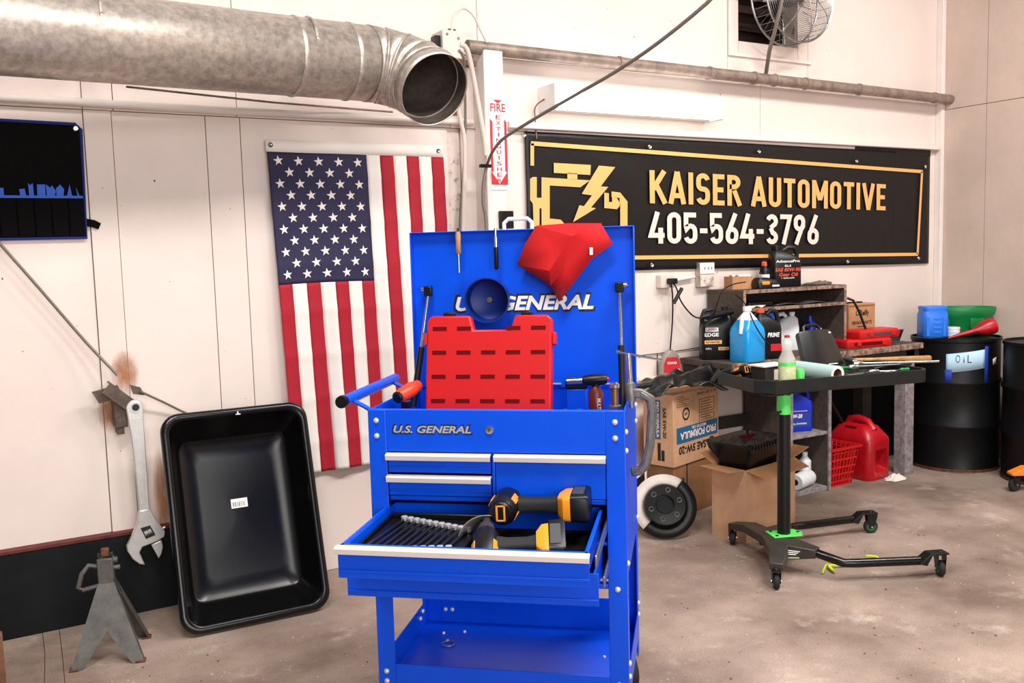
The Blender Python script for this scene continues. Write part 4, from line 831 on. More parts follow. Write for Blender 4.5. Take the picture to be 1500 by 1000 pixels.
def plate(par, x0, x1, z0, z1, d, m, name='label_patch'): return MB().bx(x0, x1, -d, -d + 0.001, z0, z1).build(name, m, par, smooth=False)
plate(j, -0.075, 0.0, 0.163, 0.187, 0.0562, 'white_print'); lab(j, 'CASTROL', -0.07, 0.168, 0.065, 0.014, 'red_print', 0.057); lab(j, 'EDGE', -0.08, 0.135, 0.082, 0.021, 'white_print', 0.057, 0.03)
plate(j, -0.08, 0.02, 0.092, 0.113, 0.0562, 'gold_print'); lab(j, 'ADVANCED', -0.075, 0.097, 0.085, 0.012, 'black_print', 0.057); plate(j, 0.0, 0.06, 0.055, 0.073, 0.0562, 'gold_print'); lab(j, '5W-30', 0.006, 0.058, 0.046, 0.012, 'black_print', 0.057)
lab(j, '4.73 L', -0.075, 0.06, 0.035, 0.01, 'white_print', 0.057)
j = thing('washer_fluid_jug', 'translucent jug half full of bright blue washer fluid on the workbench', 'jug', (3.79, 3.805, BZ + 0.001), 0.0)
MB().loft([rr(0.15, 0.15, 0.03, 0), rr(0.155, 0.155, 0.03, 0.008), rr(0.155, 0.155, 0.03, 0.165), rr(0.148, 0.148, 0.035, 0.19), rr(0.10, 0.10, 0.035, 0.235)]).build('blue_fluid_body', 'washer_blue', j)
MB().loft([rr(0.101, 0.101, 0.035, 0.2352), rr(0.066, 0.066, 0.03, 0.262), rr(0.042, 0.042, 0.019, 0.275), rr(0.042, 0.042, 0.019, 0.285)]).build('clear_shoulder', 'milky', j)
MB().lathe([(0.025, 0.285), (0.025, 0.305), (0.022, 0.308)], n=16).build('cap', 'white_plastic', j)
MB().tube([(-0.03, -0.01, 0.268), (-0.058, -0.02, 0.25), (-0.075, -0.03, 0.2), (-0.078, -0.03, 0.16)], 0.012, 8).build('handle', 'milky', j)
j = jug('oil_jug', 'black oil jug with orange cap and white lettering beside the blue fluid', (3.965, 3.825, BZ + 0.001), -0.35, 0.15, 0.1, 0.285, 'black_plastic', 'orange_print', side=-1, neck=0.26)
lab(j, 'PRIME', -0.02, 0.125, 0.075, 0.026, 'white_print', 0.051, 0.03, 0.2); plate(j, 0.0, 0.07, 0.045, 0.085, 0.0508, 'red_print')
j = jug('oil_jug', 'bright blue oil jug with yellow cap inside the hutch', (4.10, 3.99, BZ + 0.001), -0.2, 0.17, 0.11, 0.255, 'blue_plastic', 'yellow_plastic', side=-1, neck=0.24)
j = jug('coolant_jug', 'white jug with moulded handle at the back of the hutch', (4.36, 4.05, BZ + 0.001), -0.4, 0.15, 0.1, 0.235, 'milky', 'white_plastic', side=1)
j = jug('cleaner_bottle', 'small blue bottle with yellow label in the right end of the hutch', (4.58, 4.03, BZ + 0.001), -0.4, 0.08, 0.06, 0.2, 'blue_jug', 'blue_jug', handle=None, cat='bottle', neck=0.35); plate(j, -0.035, 0.035, 0.05, 0.1, 0.031, 'yellow_plastic')
j = jug('plastic_bottle', 'white plastic bottle in front of the small blue bottle in the hutch', (4.56, 3.94, BZ + 0.001), -0.4, 0.075, 0.055, 0.13, 'milky', 'white_plastic', handle=None, cat='bottle', neck=0.35)
# on the hutch shelf
pk = thing('grey_bag', 'folded grey plastic bag lying on the upper hutch shelf', 'bag', (4.36, 4.0, 1.1435), -0.1)
MB().grid(lambda u, v: (-0.2 + 0.4 * u, -0.09 + 0.18 * v, 0.004 + 0.028 * (0.5 + 0.5 * math.sin(u * 9 + v * 3)) * math.sin(PI * u) * (0.4 + 0.6 * math.sin(PI * v))), 16, 8).build('crumpled_film', mat('bag_dark', (70, 68, 66), 0.25), pk, solid=0.003)
pb = thing('tool_pouch', 'flat black pouch with grey window on the upper hutch shelf', 'pouch', (4.06, 4.03, 1.1435), -0.15)
MB().bx(-0.09, 0.09, -0.08, 0.08, 0, 0.035).build('pouch_body', 'black_plastic', pb, bevel=0.01); MB().bx(-0.06, 0.05, -0.05, 0.04, 0.0355, 0.038).build('window', 'grey_plastic', pb, bevel=0.002)
tag(MB().grid(lambda u, v: (3.875 + 0.16 * u, 3.90 + 0.1 * v, 1.1445 + 0.012 * (0.5 + 0.5 * math.sin(u * 14 + 5 * v))), 12, 6).build('paper_scraps', 'paper', solid=0.002), 'crumpled pale paper at the left of the upper hutch shelf', 'paper')
# on top of the hutch
bx_ = thing('small_box', 'small open cardboard box on the left end of the hutch top', 'box', (3.985, 4.07, HZ + 0.0005), -0.25)
for x0, x1, y0, y1 in ((-0.07, 0.07, -0.05, -0.046), (-0.07, 0.07, 0.046, 0.05), (-0.07, -0.066, -0.046, 0.046), (0.066, 0.07, -0.046, 0.046)): MB().bx(x0, x1, y0, y1, 0, 0.075).build('box_wall', 'cardboard', bx_, smooth=False)
MB().bx(-0.066, 0.066, -0.046, 0.046, 0, 0.004).build('box_floor', 'cardboard_dark', bx_, smooth=False)
MB().grid(lambda u, v: (-0.06 + 0.12 * u, -0.04 + 0.08 * v, 0.066 + 0.02 * math.sin(u * 7 + v * 4)), 8, 6).build('paper_lining', 'paper', bx_, solid=0.002)
ch = thing('battery_charger', 'black and yellow battery charger on the hutch top', 'charger', (4.09, 3.955, HZ + 0.0005), -0.3)
MB().loft([rr(0.15, 0.1, 0.02, 0), rr(0.155, 0.105, 0.02, 0.02), rr(0.13, 0.08, 0.02, 0.05, cx=-0.01), rr(0.07, 0.06, 0.02, 0.065, cx=-0.03)]).build('charger_body', 'black_plastic', ch)
MB().bx(-0.05, 0.0, -0.05, -0.035, 0.03, 0.05, Matrix.Rotation(0.15, 4, 'X')).build('yellow_panel', 'yellow_plastic', ch, bevel=0.004); plate(ch, 0.015, 0.06, 0.012, 0.022, 0.0535, 'white_print')
for k, (x, y, lb) in enumerate(((4.185, 4.05, 'dark bottle with orange cap and blue label, left one beside the gear oil'), (4.222, 4.1, 'dark bottle with orange cap, right one half hidden by the gear oil'))):
    b_ = thing('small_bottle', lb, 'bottle', (x, y, HZ + 0.0005), -0.4, 'orange-capped bottles on the hutch')
    MB().lathe([(0.024, 0), (0.026, 0.004), (0.026, 0.09), (0.02, 0.11), (0.011, 0.125), (0.011, 0.13)], n=18).build('body', 'black_plastic', b_); MB().lathe([(0.012, 0.1302), (0.010, 0.15), (0.004, 0.158)], n=12).build('cap', 'orange_print', b_)
    MB().lathe([(0.0264, 0.02), (0.0264, 0.055)], n=18, cap0=False, cap1=False).build('label_wrap', 'blue_print', b_); MB().lathe([(0.0264, 0.058), (0.0264, 0.08)], n=18, cap0=False, cap1=False).build('label_wrap', 'white_print', b_)
j = jug('gear_oil_jug', 'black gear oil jug with red SAE 80W-90 lettering on top of the hutch', (4.335, 4.04, HZ + 0.0005), -0.42, 0.185, 0.115, 0.25, 'black_plastic', 'black_plastic', side=-1, neck=0.26)
lab(j, 'AdvancePro', -0.075, 0.148, 0.15, 0.016, 'white_print', 0.059); lab(j, 'GL-5', -0.02, 0.122, 0.04, 0.012, 'white_print', 0.059); lab(j, 'SAE 80W-90', -0.08, 0.093, 0.16, 0.022, 'orange_print', 0.059, 0.02, 0.2); lab(j, 'Gear Oil', -0.055, 0.064, 0.12, 0.022, 'orange_print', 0.059, 0.02, 0.2)
lab(j, '1 GALLON', -0.04, 0.05, 0.08, 0.008, 'white_print', 0.059)
gv = thing('work_glove', 'pair of crumpled grey-brown gloves on the right of the hutch top', 'gloves', (4.56, 4.0, HZ + 0.0005), 0.1)
mb = MB(); mb.loft([[V((p.x, p.y, z)) for p in rr(w_, d_, 0.02, 0)] for w_, d_, z in ((0.12, 0.09, 0), (0.13, 0.1, 0.008), (0.1, 0.07, 0.016))]); mb.build('palm', 'glove_grey', gv)
for k in range(5): MB().tube([(0.03, -0.035 + 0.018 * k, 0.009), (0.08, -0.04 + 0.02 * k, 0.014 + 0.006 * (k % 2)), (0.12, -0.035 + 0.018 * k, 0.009)], 0.008, 8).build('finger', 'glove_grey', gv)
# O'Reilly box on the bench, silver plate
ob = thing('parts_box', 'brown BRAKE PARTS carton standing on the workbench right of the hutch', 'box', (5.035, 4.09, BZ + 0.001), -0.1)
MB().bx(-0.115, 0.115, -0.075, 0.075, 0, 0.255).build('carton', 'cardboard', ob, bevel=0.003)
plate(ob, -0.11, 0.11, 0.235, 0.245, 0.0762, 'cardboard_dark', 'tape_strip'); lab(ob, "O'Reilly", -0.055, 0.165, 0.115, 0.05, 'black_print', 0.0762, 0.03, 0.1); lab(ob, 'BRAKE PARTS', -0.085, 0.12, 0.17, 0.022, 'black_print', 0.0762, 0.02); lab(ob, 'PREMIUM', -0.04, 0.1, 0.07, 0.01, 'black_print', 0.0762); lab(ob, 'CERAMIC', -0.045, 0.08, 0.09, 0.012, 'black_print', 0.0762)
for x in (-0.09, -0.05, 0.02): MB().bx(x, x + 0.03, -0.03, 0.0, 0.2552, 0.265).build('dark_clip', 'black_plastic', ob, bevel=0.002)
PR_ = pr = thing('perforated_bracket', 'shiny perforated metal bracket lying behind the red socket cases', 'bracket', (5.20, 3.95, BZ + 0.001), -0.2, rot=(0.5, 0, -0.3))
MB().bx(-0.1, 0.09, -0.003, 0.003, 0, 0.09).bx(-0.1, 0.09, 0.003, 0.05, 0, 0.004).build('metal_plate', 'steel', pr, bevel=0.002)
for k in range(4): MB().lathe([(0.014, 0), (0.014, 0.001)], (-0.07 + k * 0.045, -0.0032, 0.05), (0, -1, 0), 14).build('hole', 'black_print', pr)
for k, (x, y, z, rz, lb) in enumerate(((4.83, 3.86, BZ + 0.001, -0.2, 'lower red plastic socket case lying open on the workbench'), (4.92, 3.86, BZ + 0.054, -0.08, 'upper red plastic socket case stacked crookedly on another'))):
    s_ = thing('socket_case', lb, 'tool case', (x, y, z), rz)
    MB().loft([rr(0.34, 0.15, 0.015, 0), rr(0.35, 0.16, 0.02, 0.012), rr(0.35, 0.16, 0.02, 0.04), rr(0.33, 0.14, 0.02, 0.052)]).build('case_shell', 'red_plastic', s_)
    MB().bx(-0.12, 0.1, -0.0815, -0.08, 0.014, 0.034).build('grey_insert', 'grey_plastic' if k else 'red_shadow', s_, bevel=0.001)
    for x2 in (-0.1, 0.09): MB().bx(x2, x2 + 0.03, -0.086, -0.08, 0.012, 0.04).build('latch', 'red_plastic', s_, bevel=0.002)
tp = thing('tape_handle', 'black pry bar leaning on the brown carton', 'pry bar', (0, 0, 0))
MB().tube([W(1240, 436, 3.95), W(1250, 440, 3.92), W(1258, 455, 3.9), W(1272, 492, 3.87)], 0.008, 8).build('bar', 'black_steel', tp); MB().tube([W(1225, 434, 3.97), W(1240, 436, 3.95)], 0.009, 8).build('bare_tip', 'chrome', tp)
# ================================================================ rolling tray stand
TA = math.radians(-13.7); TO = V((3.065, 2.985, 0)); TM = Matrix.Translation(TO) @ Matrix.Rotation(TA, 4, 'Z')
SA = math.radians(-21.5)
ts = thing('tray_stand', 'rolling black tool tray on a single post with green collar and caster legs', 'tool tray', (3.24, 3.02, 0), 0.0)
SO = V((3.24, 3.02, 0))
LT = lambda x, y, z: (TM @ V((x, y, z))) - SO
TWx, TDy, ZB, ZR = 0.93, 0.47, 0.826, 0.89
ch_ = 0.07
out8 = [(ch_, 0), (TWx - ch_ * 0.6, 0), (TWx, ch_ * 0.6), (TWx, TDy - ch_), (TWx - ch_, TDy), (ch_, TDy), (0, TDy - ch_), (0, ch_)]
def inset(poly, d):
    cxm, cym = TWx / 2, TDy / 2
    return [(cxm + (x - cxm) * (1 - d / cxm), cym + (y - cym) * (1 - d / cym)) for x, y in poly]
mb = MB(); mb.loft([[LT(x, y, z) for x, y in inset(out8, d)] for d, z in ((0.01, ZB), (0.0, ZB + 0.004), (0.0, ZR), (0.012, ZR), (0.012, ZB + 0.012))], True, True)
mb.build('tray_pan', mat('tray_black', (32, 32, 32), 0.5, spec=0.3, var=0.35, scale=9), ts, bevel=0.0015)
for k in (0, 2):
    pass
for xx in (ch_, TWx - ch_ * 0.6): MB().cyl(LT(xx, -0.0008, ZB + 0.002), LT(xx, -0.0008, ZR - 0.002), 0.0014, n=6).build('corner_seam', 'black_print', ts)
MB().cyl((0, 0, 0.15), (0, 0, 0.72), 0.030, n=24).build('lower_post', 'black_plastic', ts)
gc = MB().cyl((0, 0, 0.7205), (0, 0, 0.81), 0.0325, n=24).build('green_collar', 'green_bright', ts)
MB().cyl((0, 0, 0.7205), (0, 0, ZB), 0.023, n=20).build('inner_post', 'steel', ts)
MB().cyl((-0.03, -0.01, 0.735), (-0.062, -0.02, 0.735), 0.006).bx(-0.105, -0.055, -0.025, -0.012, 0.722, 0.74, Matrix.Rotation(-0.0, 4, 'Y')).build('clamp_knob', 'black_plastic', gc, bevel=0.004)
MB().bx(-0.12, 0.3, -0.03, 0.03, ZB - 0.012, ZB - 0.0005).build('tray_bracket', 'black_steel', ts, bevel=0.002)
MB().prism([(-0.07, -0.05), (0.07, -0.05), (0.09, 0.0), (0.07, 0.05), (-0.07, 0.05)], 0.143, 0.15, Matrix.Rotation(SA, 4, 'Z')).build('base_flange', 'green_bright', ts, bevel=0.002)
for x, y in ((0.07, 0.0), (-0.05, 0.035), (-0.05, -0.035)): MB().cyl(Matrix.Rotation(SA, 4, 'Z') @ V((x, y, 0.15)), Matrix.Rotation(SA, 4, 'Z') @ V((x, y, 0.153)), 0.008).build('flange_hole', 'black_print', ts)
cas = {k: v - SO for k, v in dict(a=F(1137, 862), b=F(1377, 843), c=F(1275, 780), d=F(1073, 797)).items()}
for v_ in cas.values(): v_.z = 0
def beam(pts, name, m='grey_steel'):
    # pts: (pos xy, half width, z bottom, z top)
    rings = []
    for i, (p_, hw, z0, z1) in enumerate(pts):
        a_ = pts[max(i - 1, 0)][0]; b_ = pts[min(i + 1, len(pts) - 1)][0]; t_ = (b_ - a_); t_.z = 0; t_.normalize(); n_ = V((-t_.y, t_.x, 0))
        rings.append([V((p_.x, p_.y, z0)) - n_ * hw, V((p_.x, p_.y, z0)) + n_ * hw, V((p_.x, p_.y, z1)) + n_ * hw, V((p_.x, p_.y, z1)) - n_ * hw])
    return MB().loft(rings).build(name, m, ts, bevel=0.004)
mid = V((0, 0, 0)); ab = cas['a']; db = cas['d']; xb_ = (cas['b'] - cas['a']).normalized()
hub = mid
beam([(ab, 0.03, 0.085, 0.115), (ab.lerp(hub, 0.35) - xb_ * 0.0, 0.04, 0.088, 0.14), (hub - xb_ * 0.05, 0.055, 0.10, 0.1425), (db.lerp(hub, 0.35), 0.04, 0.1, 0.14), (db, 0.03, 0.085, 0.115)], 'cross_beam')
elb = {}
for key, src, dst in (('near', ab, cas['b']), ('far', db, cas['c'])):
    s0 = hub.lerp(src, 0.25) + xb_ * 0.02; e1 = dst - xb_ * 0.10; m1 = s0.lerp(e1, 0.45) + (src - hub) * 0.30
    gz = beam([(hub.lerp(src, 0.2), 0.07, 0.06, 0.142), (s0.lerp(m1, 0.55), 0.03, 0.085, 0.125)], 'leg_gusset')
    s2 = s0.lerp(m1, 0.5); P_ = [V((p_.x, p_.y, z)) for p_, z in ((s2, 0.105), (m1, 0.08), (m1.lerp(e1, 0.15), 0.078), (e1, 0.078))]
    MB().tube(P_, 0.02, 12).build('leg_tube', 'black_gloss', ts)
    MB().prism([(-0.015, 0.07), (0.02, 0.06), (0.045, 0.105), (0.125, 0.105), (0.125, 0.113), (0.04, 0.113)], -0.03, 0.03, Matrix.Translation(e1) @ Matrix.Rotation(math.atan2(xb_.y, xb_.x), 4, 'Z') @ RX).build('caster_bracket', 'black_steel', ts, bevel=0.002)
p0_, p1_ = hub.lerp(ab, 0.2), None
s0 = hub.lerp(ab, 0.25) + xb_ * 0.02; e1 = cas['b'] - xb_ * 0.10; m1 = s0.lerp(e1, 0.45) + (ab - hub) * 0.30; p1_ = s0.lerp(m1, 0.55)
t_ = (p1_ - p0_); t_.z = 0; t_.normalize(); n_ = V((-t_.y, t_.x, 0)); 
def gside(u, v): lo = (p0_ - n_ * 0.0715).lerp(p1_ - n_ * 0.0315, u); zb = 0.06 + 0.025 * u; zt_ = 0.142 - 0.017 * u; return V((lo.x, lo.y, zb + (zt_ - zb) * v)) - n_ * 0.0015
def gq(u0, u1, v0, v1, nm, m, o=0.0): MB().add([gside(u0, v0) - n_ * o, gside(u1, v0) - n_ * o, gside(u1, v1) - n_ * o, gside(u0, v1) - n_ * o], [(0, 1, 2, 3)]).build(nm, m, ts, smooth=False, fix=False, solid=0.0006)
gq(0.12, 0.16, 0.15, 0.9, 'green_sticker', 'green_pale'); gq(0.12, 0.6, 0.1, 0.2, 'green_sticker', 'green_pale')
for k in range(3): gq(0.28, 0.62 - 0.05 * k, 0.62 - 0.13 * k, 0.69 - 0.13 * k, 'print_line', 'white_print')
gd = (ab - hub).normalized()
flat_m = Matrix.Translation(hub.lerp(ab, 0.45) + V((0, 0, 0.1422)))
def caster(par, p, rz, zt, rad=0.036, hubm='green_plastic'):
    M_ = Matrix.Translation(p) @ Matrix.Rotation(rz, 4, 'Z')
    w_ = MB().lathe([(rad - 0.004, -0.012), (rad, -0.007), (rad, 0.007), (rad - 0.004, 0.012)], M_ @ V((0, 0, rad)), M_.to_3x3() @ V((0, 1, 0)), 24).build('caster_wheel', 'black_rubber', par)
    MB().lathe([(rad * 0.55, -0.0135), (rad * 0.62, -0.013), (rad * 0.62, 0.013), (rad * 0.55, 0.0135)], M_ @ V((0, 0, rad)), M_.to_3x3() @ V((0, 1, 0)), 20).build('wheel_hub', hubm, w_)
    MB().cyl(M_ @ V((0, -0.022, rad)), M_ @ V((0, 0.022, rad)), 0.005, n=8).build('axle', 'chrome', w_)
    f_ = MB()
    for s_ in (-1, 1): f_.prism([(-0.014, rad - 0.01), (0.012, rad - 0.008), (0.03, zt - 0.012), (0.028, zt), (-0.022, zt), (-0.024, zt - 0.014)], s_ * 0.017 - 0.0015, s_ * 0.017 + 0.0015, M_ @ RX)
    f_.bx(-0.026, 0.032, -0.0185, 0.0185, zt - 0.003, zt, M_); f_.build('caster_fork', 'black_steel', par, bevel=0.001)
    MB().lathe([(0.014, zt), (0.014, zt + 0.006), (0.008, zt + 0.014)], M_ @ V((0, 0, 0)), n=10).build('swivel_nut', 'black_steel', par)
caster(ts, cas['a'], 0.9, 0.084); caster(ts, cas['d'], 0.9, 0.084); caster(ts, cas['b'], 1.0, 0.104); caster(ts, cas['c'], -0.5, 0.104)
M_ = Matrix.Translation(hub.lerp(ab, 0.42)) @ Matrix.Rotation(math.atan2(gd.y, gd.x), 4, 'Z')
# ---- things on the tray (tray coordinates)
tt = lambda name, label, cat, x, y, z, rz=0.0, group=None, tilt=0.0: thing(name, label, cat, TM @ V((x, y, z)), 0, group, rot=(tilt, 0, TA + rz))
ZF = ZB + 0.0125
drill('cordless_drill', 'yellow and black cordless drill lying at the left back corner of the tray', Matrix.Translation(TM @ V((0.10, 0.37, ZF + 0.045))) @ Matrix.Rotation(TA + 0.1, 4, 'Z') @ Matrix.Rotation(-0.35, 4, 'X') @ Matrix.Scale(0.8, 4))
sb = tt('spray_bottle', 'clear spray bottle with green and white label standing on the tray front', 'bottle', 0.185, 0.085, ZF + 0.0005, 0.4)
MB().lathe([(0.036, 0), (0.040, 0.005), (0.040, 0.12), (0.037, 0.14), (0.024, 0.168), (0.022, 0.185), (0.027, 0.20), (0.024, 0.215), (0.014, 0.228), (0.013, 0.236)], n=24).build('bottle_shell', 'clear_plastic', sb)
MB().lathe([(0.0405, 0.012), (0.0405, 0.105)], n=24, cap0=False, cap1=False).build('label_wrap', mat('label_cream', (226, 224, 190), 0.6, dark=(176, 190, 120), scale=22), sb)
MB().lathe([(0.0408, 0.1055), (0.0402, 0.122)], n=24, cap0=False, cap1=False).build('green_band', 'green_bright', sb)
MB().lathe([(0.0125, 0.2365), (0.0125, 0.246), (0.009, 0.248)], n=14).build('cap', 'red_plastic', sb)
gb = tt('green_can', 'slim bright green can standing behind the clear spray bottle', 'can', 0.275, 0.115, ZF + 0.0005)
MB().lathe([(0.020, 0), (0.021, 0.003), (0.021, 0.07), (0.016, 0.08), (0.006, 0.084)], n=18).build('can_body', 'green_bright', gb)
tr_ = tt('paper_roll', 'pale teal paper roll lying on the tray with its open core facing out', 'paper roll', 0.475, 0.14, ZF + 0.042, 0)
ax_ = V((0.62, -0.78, 0.0)).normalized()
ax_ = V((0.16, -0.99, 0)).normalized()
MB().lathe([(0.041, -0.24), (0.041, 0.03), (0.027, 0.03), (0.027, -0.2)], (0, 0, 0), ax_, 32, False, False).build('paper_winding', 'roll_teal', tr_)
MB().lathe([(0.0268, 0.029), (0.0268, -0.2), (0.024, -0.2), (0.024, 0.029)], (0, 0, 0), ax_, 28, False, False).build('core_tube', 'cardboard_dark', tr_)
MB().lathe([(0.0415, 0.0305), (0.027, 0.0306)], (0, 0, 0), ax_, 32, False, False).build('roll_end', 'white_print', tr_)
bk = tt('dark_box', 'small dark box with paper label left of the spray bottle on the tray', 'box', 0.21, 0.27, ZF + 0.0005, 0.2)
MB().bx(-0.075, 0.075, -0.05, 0.05, 0, 0.085).build('box_body', 'dark_wood', bk, bevel=0.003); plate(bk, -0.02, 0.02, 0.02, 0.07, 0.0512, 'paper'); MB().bx(-0.09, 0.085, -0.055, 0.055, 0.0855, 0.091).build('box_flap', 'paper', bk, smooth=False)
vs = tt('black_case', 'black plastic case with carry handle propped up on the tray', 'case', 0.63, 0.40, ZF + 0.025, 0.12, tilt=-0.45)
def vf(u, v): return ((-0.125 + 0.25 * u) * (1.0 - 0.16 * v), 0.02 * math.sin(PI * u) * -1 - 0.0, 0.215 * v)
MB().loft([[V((x, y, z)) for x, y in ((-w_, 0.0), (-w_ * 0.6, -0.016), (0, -0.022), (w_ * 0.6, -0.016), (w_, 0), (w_, 0.03), (-w_, 0.03))] for w_, z in ((0.128, 0.0), (0.13, 0.008), (0.108, 0.2), (0.1, 0.212))]).build('case_body', mat('case_black', (24, 23, 22), 0.3, var=0.4, scale=12), vs)
MB().tube([(-0.055, 0.02, 0.21), (-0.05, 0.02, 0.24), (-0.035, 0.02, 0.25), (0.035, 0.02, 0.25), (0.05, 0.02, 0.24), (0.055, 0.02, 0.21)], 0.009, 8).build('carry_handle', 'black_plastic', vs)
MB().bx(0.0, 0.06, -0.0225, -0.0205, 0.018, 0.022).build('maker_mark', 'white_print', vs, smooth=False); MB().bx(0.06, 0.09, -0.012, -0.0105, 0.19, 0.198).build('sticker', 'white_print', vs, smooth=False)
hm = tt('hammer', 'hammer with long wooden handle lying across the right of the tray', 'hammer', 0.76, 0.36, ZR + 0.018, -0.32)
MB().loft([[V((x, p.x, p.y)) for p in rr(a_, b_, 0.008, 0, 3)] for x, a_, b_ in ((0.0, 0.022, 0.018), (0.1, 0.02, 0.017), (0.26, 0.03, 0.024), (0.385, 0.032, 0.026), (0.39, 0.026, 0.02))]).build('handle', 'pine', hm)
MB().lathe([(0.012, -0.055), (0.014, -0.045), (0.010, -0.03), (0.013, -0.015), (0.013, 0.015), (0.010, 0.03), (0.016, 0.045), (0.016, 0.06)], (-0.012, 0, 0), (0, 1, 0), 14).build('head', 'steel', hm)
def bar(label, x, y, rz, L_, m, z=ZR + 0.008, hm_='chrome', name='ratchet', cat='ratchet'):
    t = tt(name, label, cat, x, y, z, rz)
    MB().cyl((0, 0, 0), (L_, 0, 0), 0.0055, n=10).build('shaft', m, t); MB().lathe([(0.009, -0.03), (0.012, -0.02), (0.012, 0.015), (0.008, 0.02)], (0, 0, 0), (1, 0, 0), 12).build('head', hm_, t)
    return t
bar('long bright steel breaker bar lying along the right of the tray', 0.74, 0.29, -0.30, 0.40, 'chrome', name='breaker_bar', cat='bar')
bar('dark ratchet with a steel shaft in front of the breaker bar', 0.66, 0.22, -0.14, 0.24, 'steel', z=ZR + 0.004)
bar('short chrome ratchet near the front rim of the tray', 0.70, 0.12, -0.28, 0.1, 'chrome', z=ZF + 0.04)
for k, (x, y, rz, L_, m, lb) in enumerate(((0.60, 0.27, 0.05, 0.13, 'green_plastic', 'green handled screwdriver beside the paper roll'), (0.82, 0.09, -0.1, 0.05, 'green_plastic', 'short green handled screwdriver at the front right of the tray'), (0.60, 0.075, -0.35, 0.08, 'black_plastic', 'black handled tool sticking over the front rim of the tray'), (0.88, 0.25, -0.02, 0.14, 'black_plastic', 'long black handled screwdriver pointing over the right rim of the tray'))):
    s_ = tt('screwdriver', lb, 'screwdriver', x, y, ZF + 0.045, rz, 'screwdrivers on the tray')
    MB().lathe([(0.006, 0), (0.010, 0.01), (0.008, L_ * 0.5), (0.010, L_ * 0.9), (0.006, L_)], (0, 0, 0), (1, 0, 0), 10).build('handle', m, s_); MB().cyl((0, 0, 0), (-0.08, 0, -0.01), 0.003, n=8).build('shaft', 'steel', s_)
tag(MB().grid(lambda u, v: TM @ V((0.55 + 0.33 * u, 0.04 + 0.36 * v, ZF + 0.004 + 0.03 * (0.5 + 0.5 * noise.noise(V((u * 9, v * 9, 1.0)))) * min(1, 8 * u * (1 - u)) * min(1, 8 * v * (1 - v)))), 40, 40).build('tool_mat', mat('tool_mat_mix', (46, 46, 44), 0.5, dark=(16, 40, 22), scale=14, bump=0.3, bscale=60), solid=0.002), 'dark lumpy tool mat under the loose tools on the tray', 'mat')
# ================================================================ boxes and clutter left of the bench
BA = math.radians(16); BP = V((3.275, 3.845, 0))
def carton(name, label, loc, rz, w, d, h, m, cat='box', group=None):
    t = thing(name, label, cat, loc, rz, group); MB().bx(0, w, 0, d, 0, h).build('carton', m, t, bevel=0.003); return t
lb_ = carton('cardboard_box', 'lower brown carton lettered ANTI-FREEZE under the motor oil carton', BP + V((0.01, 0.012, 0)), BA, 0.49, 0.2, 0.298, 'cardboard_dark')
lab(lb_, 'EXTENDED', 0.03, 0.205, 0.075, 0.02, 'black_print', 0.0012); lab(lb_, 'ANTI', 0.03, 0.15, 0.1, 0.042, 'black_print', 0.0012, 0.03, 0.15); lab(lb_, 'COOL', 0.07, 0.095, 0.1, 0.04, 'black_print', 0.0012, 0.03, 0.15)
plate(lb_, 0.125, 0.135, 0.0, 0.298, 0.0012, 'black_print', 'box_seam')
ub = carton('cardboard_box', 'upside-down PRO FORMULA SAE 5W-20 motor oil carton on top of another carton', BP + V((0, 0, 0.3)), BA, 0.47, 0.2, 0.405, 'cardboard_pale')
plate(ub, 0.03, 0.455, 0.125, 0.215, 0.0012, 'blue_print', 'blue_band')
UD = (PI / 2, PI, 0)
def upl(par, s_, x1, z1, w, h, m, bold=0.02): return txt(s_, w, h, MATS[m], par, (x1, -0.0018, z1), rot=UD, bold=bold)
upl(ub, 'PRO FORMULA', 0.435, 0.185, 0.37, 0.042, 'pale_print', 0.03); upl(ub, 'MOTOR OIL', 0.33, 0.207, 0.15, 0.016, 'pale_print'); upl(ub, 'SAE 5W-20', 0.33, 0.108, 0.28, 0.045, 'black_print', 0.03)
def ringmark(par, x, z, r, M=None):
    MB().lathe([(r * 0.72, 0), (r, 0), (r, 0.0004), (r * 0.72, 0.0004)], (x, -0.0012, z), (0, -1, 0), 24, False, False).build('seal_mark', 'black_print', par)
ringmark(ub, 0.39, 0.085, 0.034); ringmark(ub, 0.125, 0.285, 0.036)
upl(ub, 'API', 0.14, 0.293, 0.03, 0.014, 'black_print')
upl(ub, '4 / 5 QT CASE', 0.44, 0.392, 0.2, 0.018, 'black_print', 0.01)
for x, z in ((0.26, 0.345), (0.26, 0.255)):
    mb = MB()
    for (a_, b_, c_, d_) in ((x, x + 0.16, z, z + 0.003), (x, x + 0.16, z - 0.075, z - 0.072), (x, x + 0.003, z - 0.075, z), (x + 0.157, x + 0.16, z - 0.075, z)): mb.bx(a_, b_, -0.0014, -0.0004, c_, d_)
    mb.build('print_frame', 'black_print', ub, smooth=False)
    for k in range(4): plate(ub, x + 0.015, x + 0.145 - 0.02 * (k % 2), z - 0.062 + k * 0.015, z - 0.056 + k * 0.015, 0.0012, 'cardboard_dark', 'print_line')
for k in range(6): plate(ub, 0.03, 0.16 - 0.03 * (k % 3), 0.33 + k * 0.011, 0.334 + k * 0.011, 0.0012, 'cardboard_dark', 'print_line')
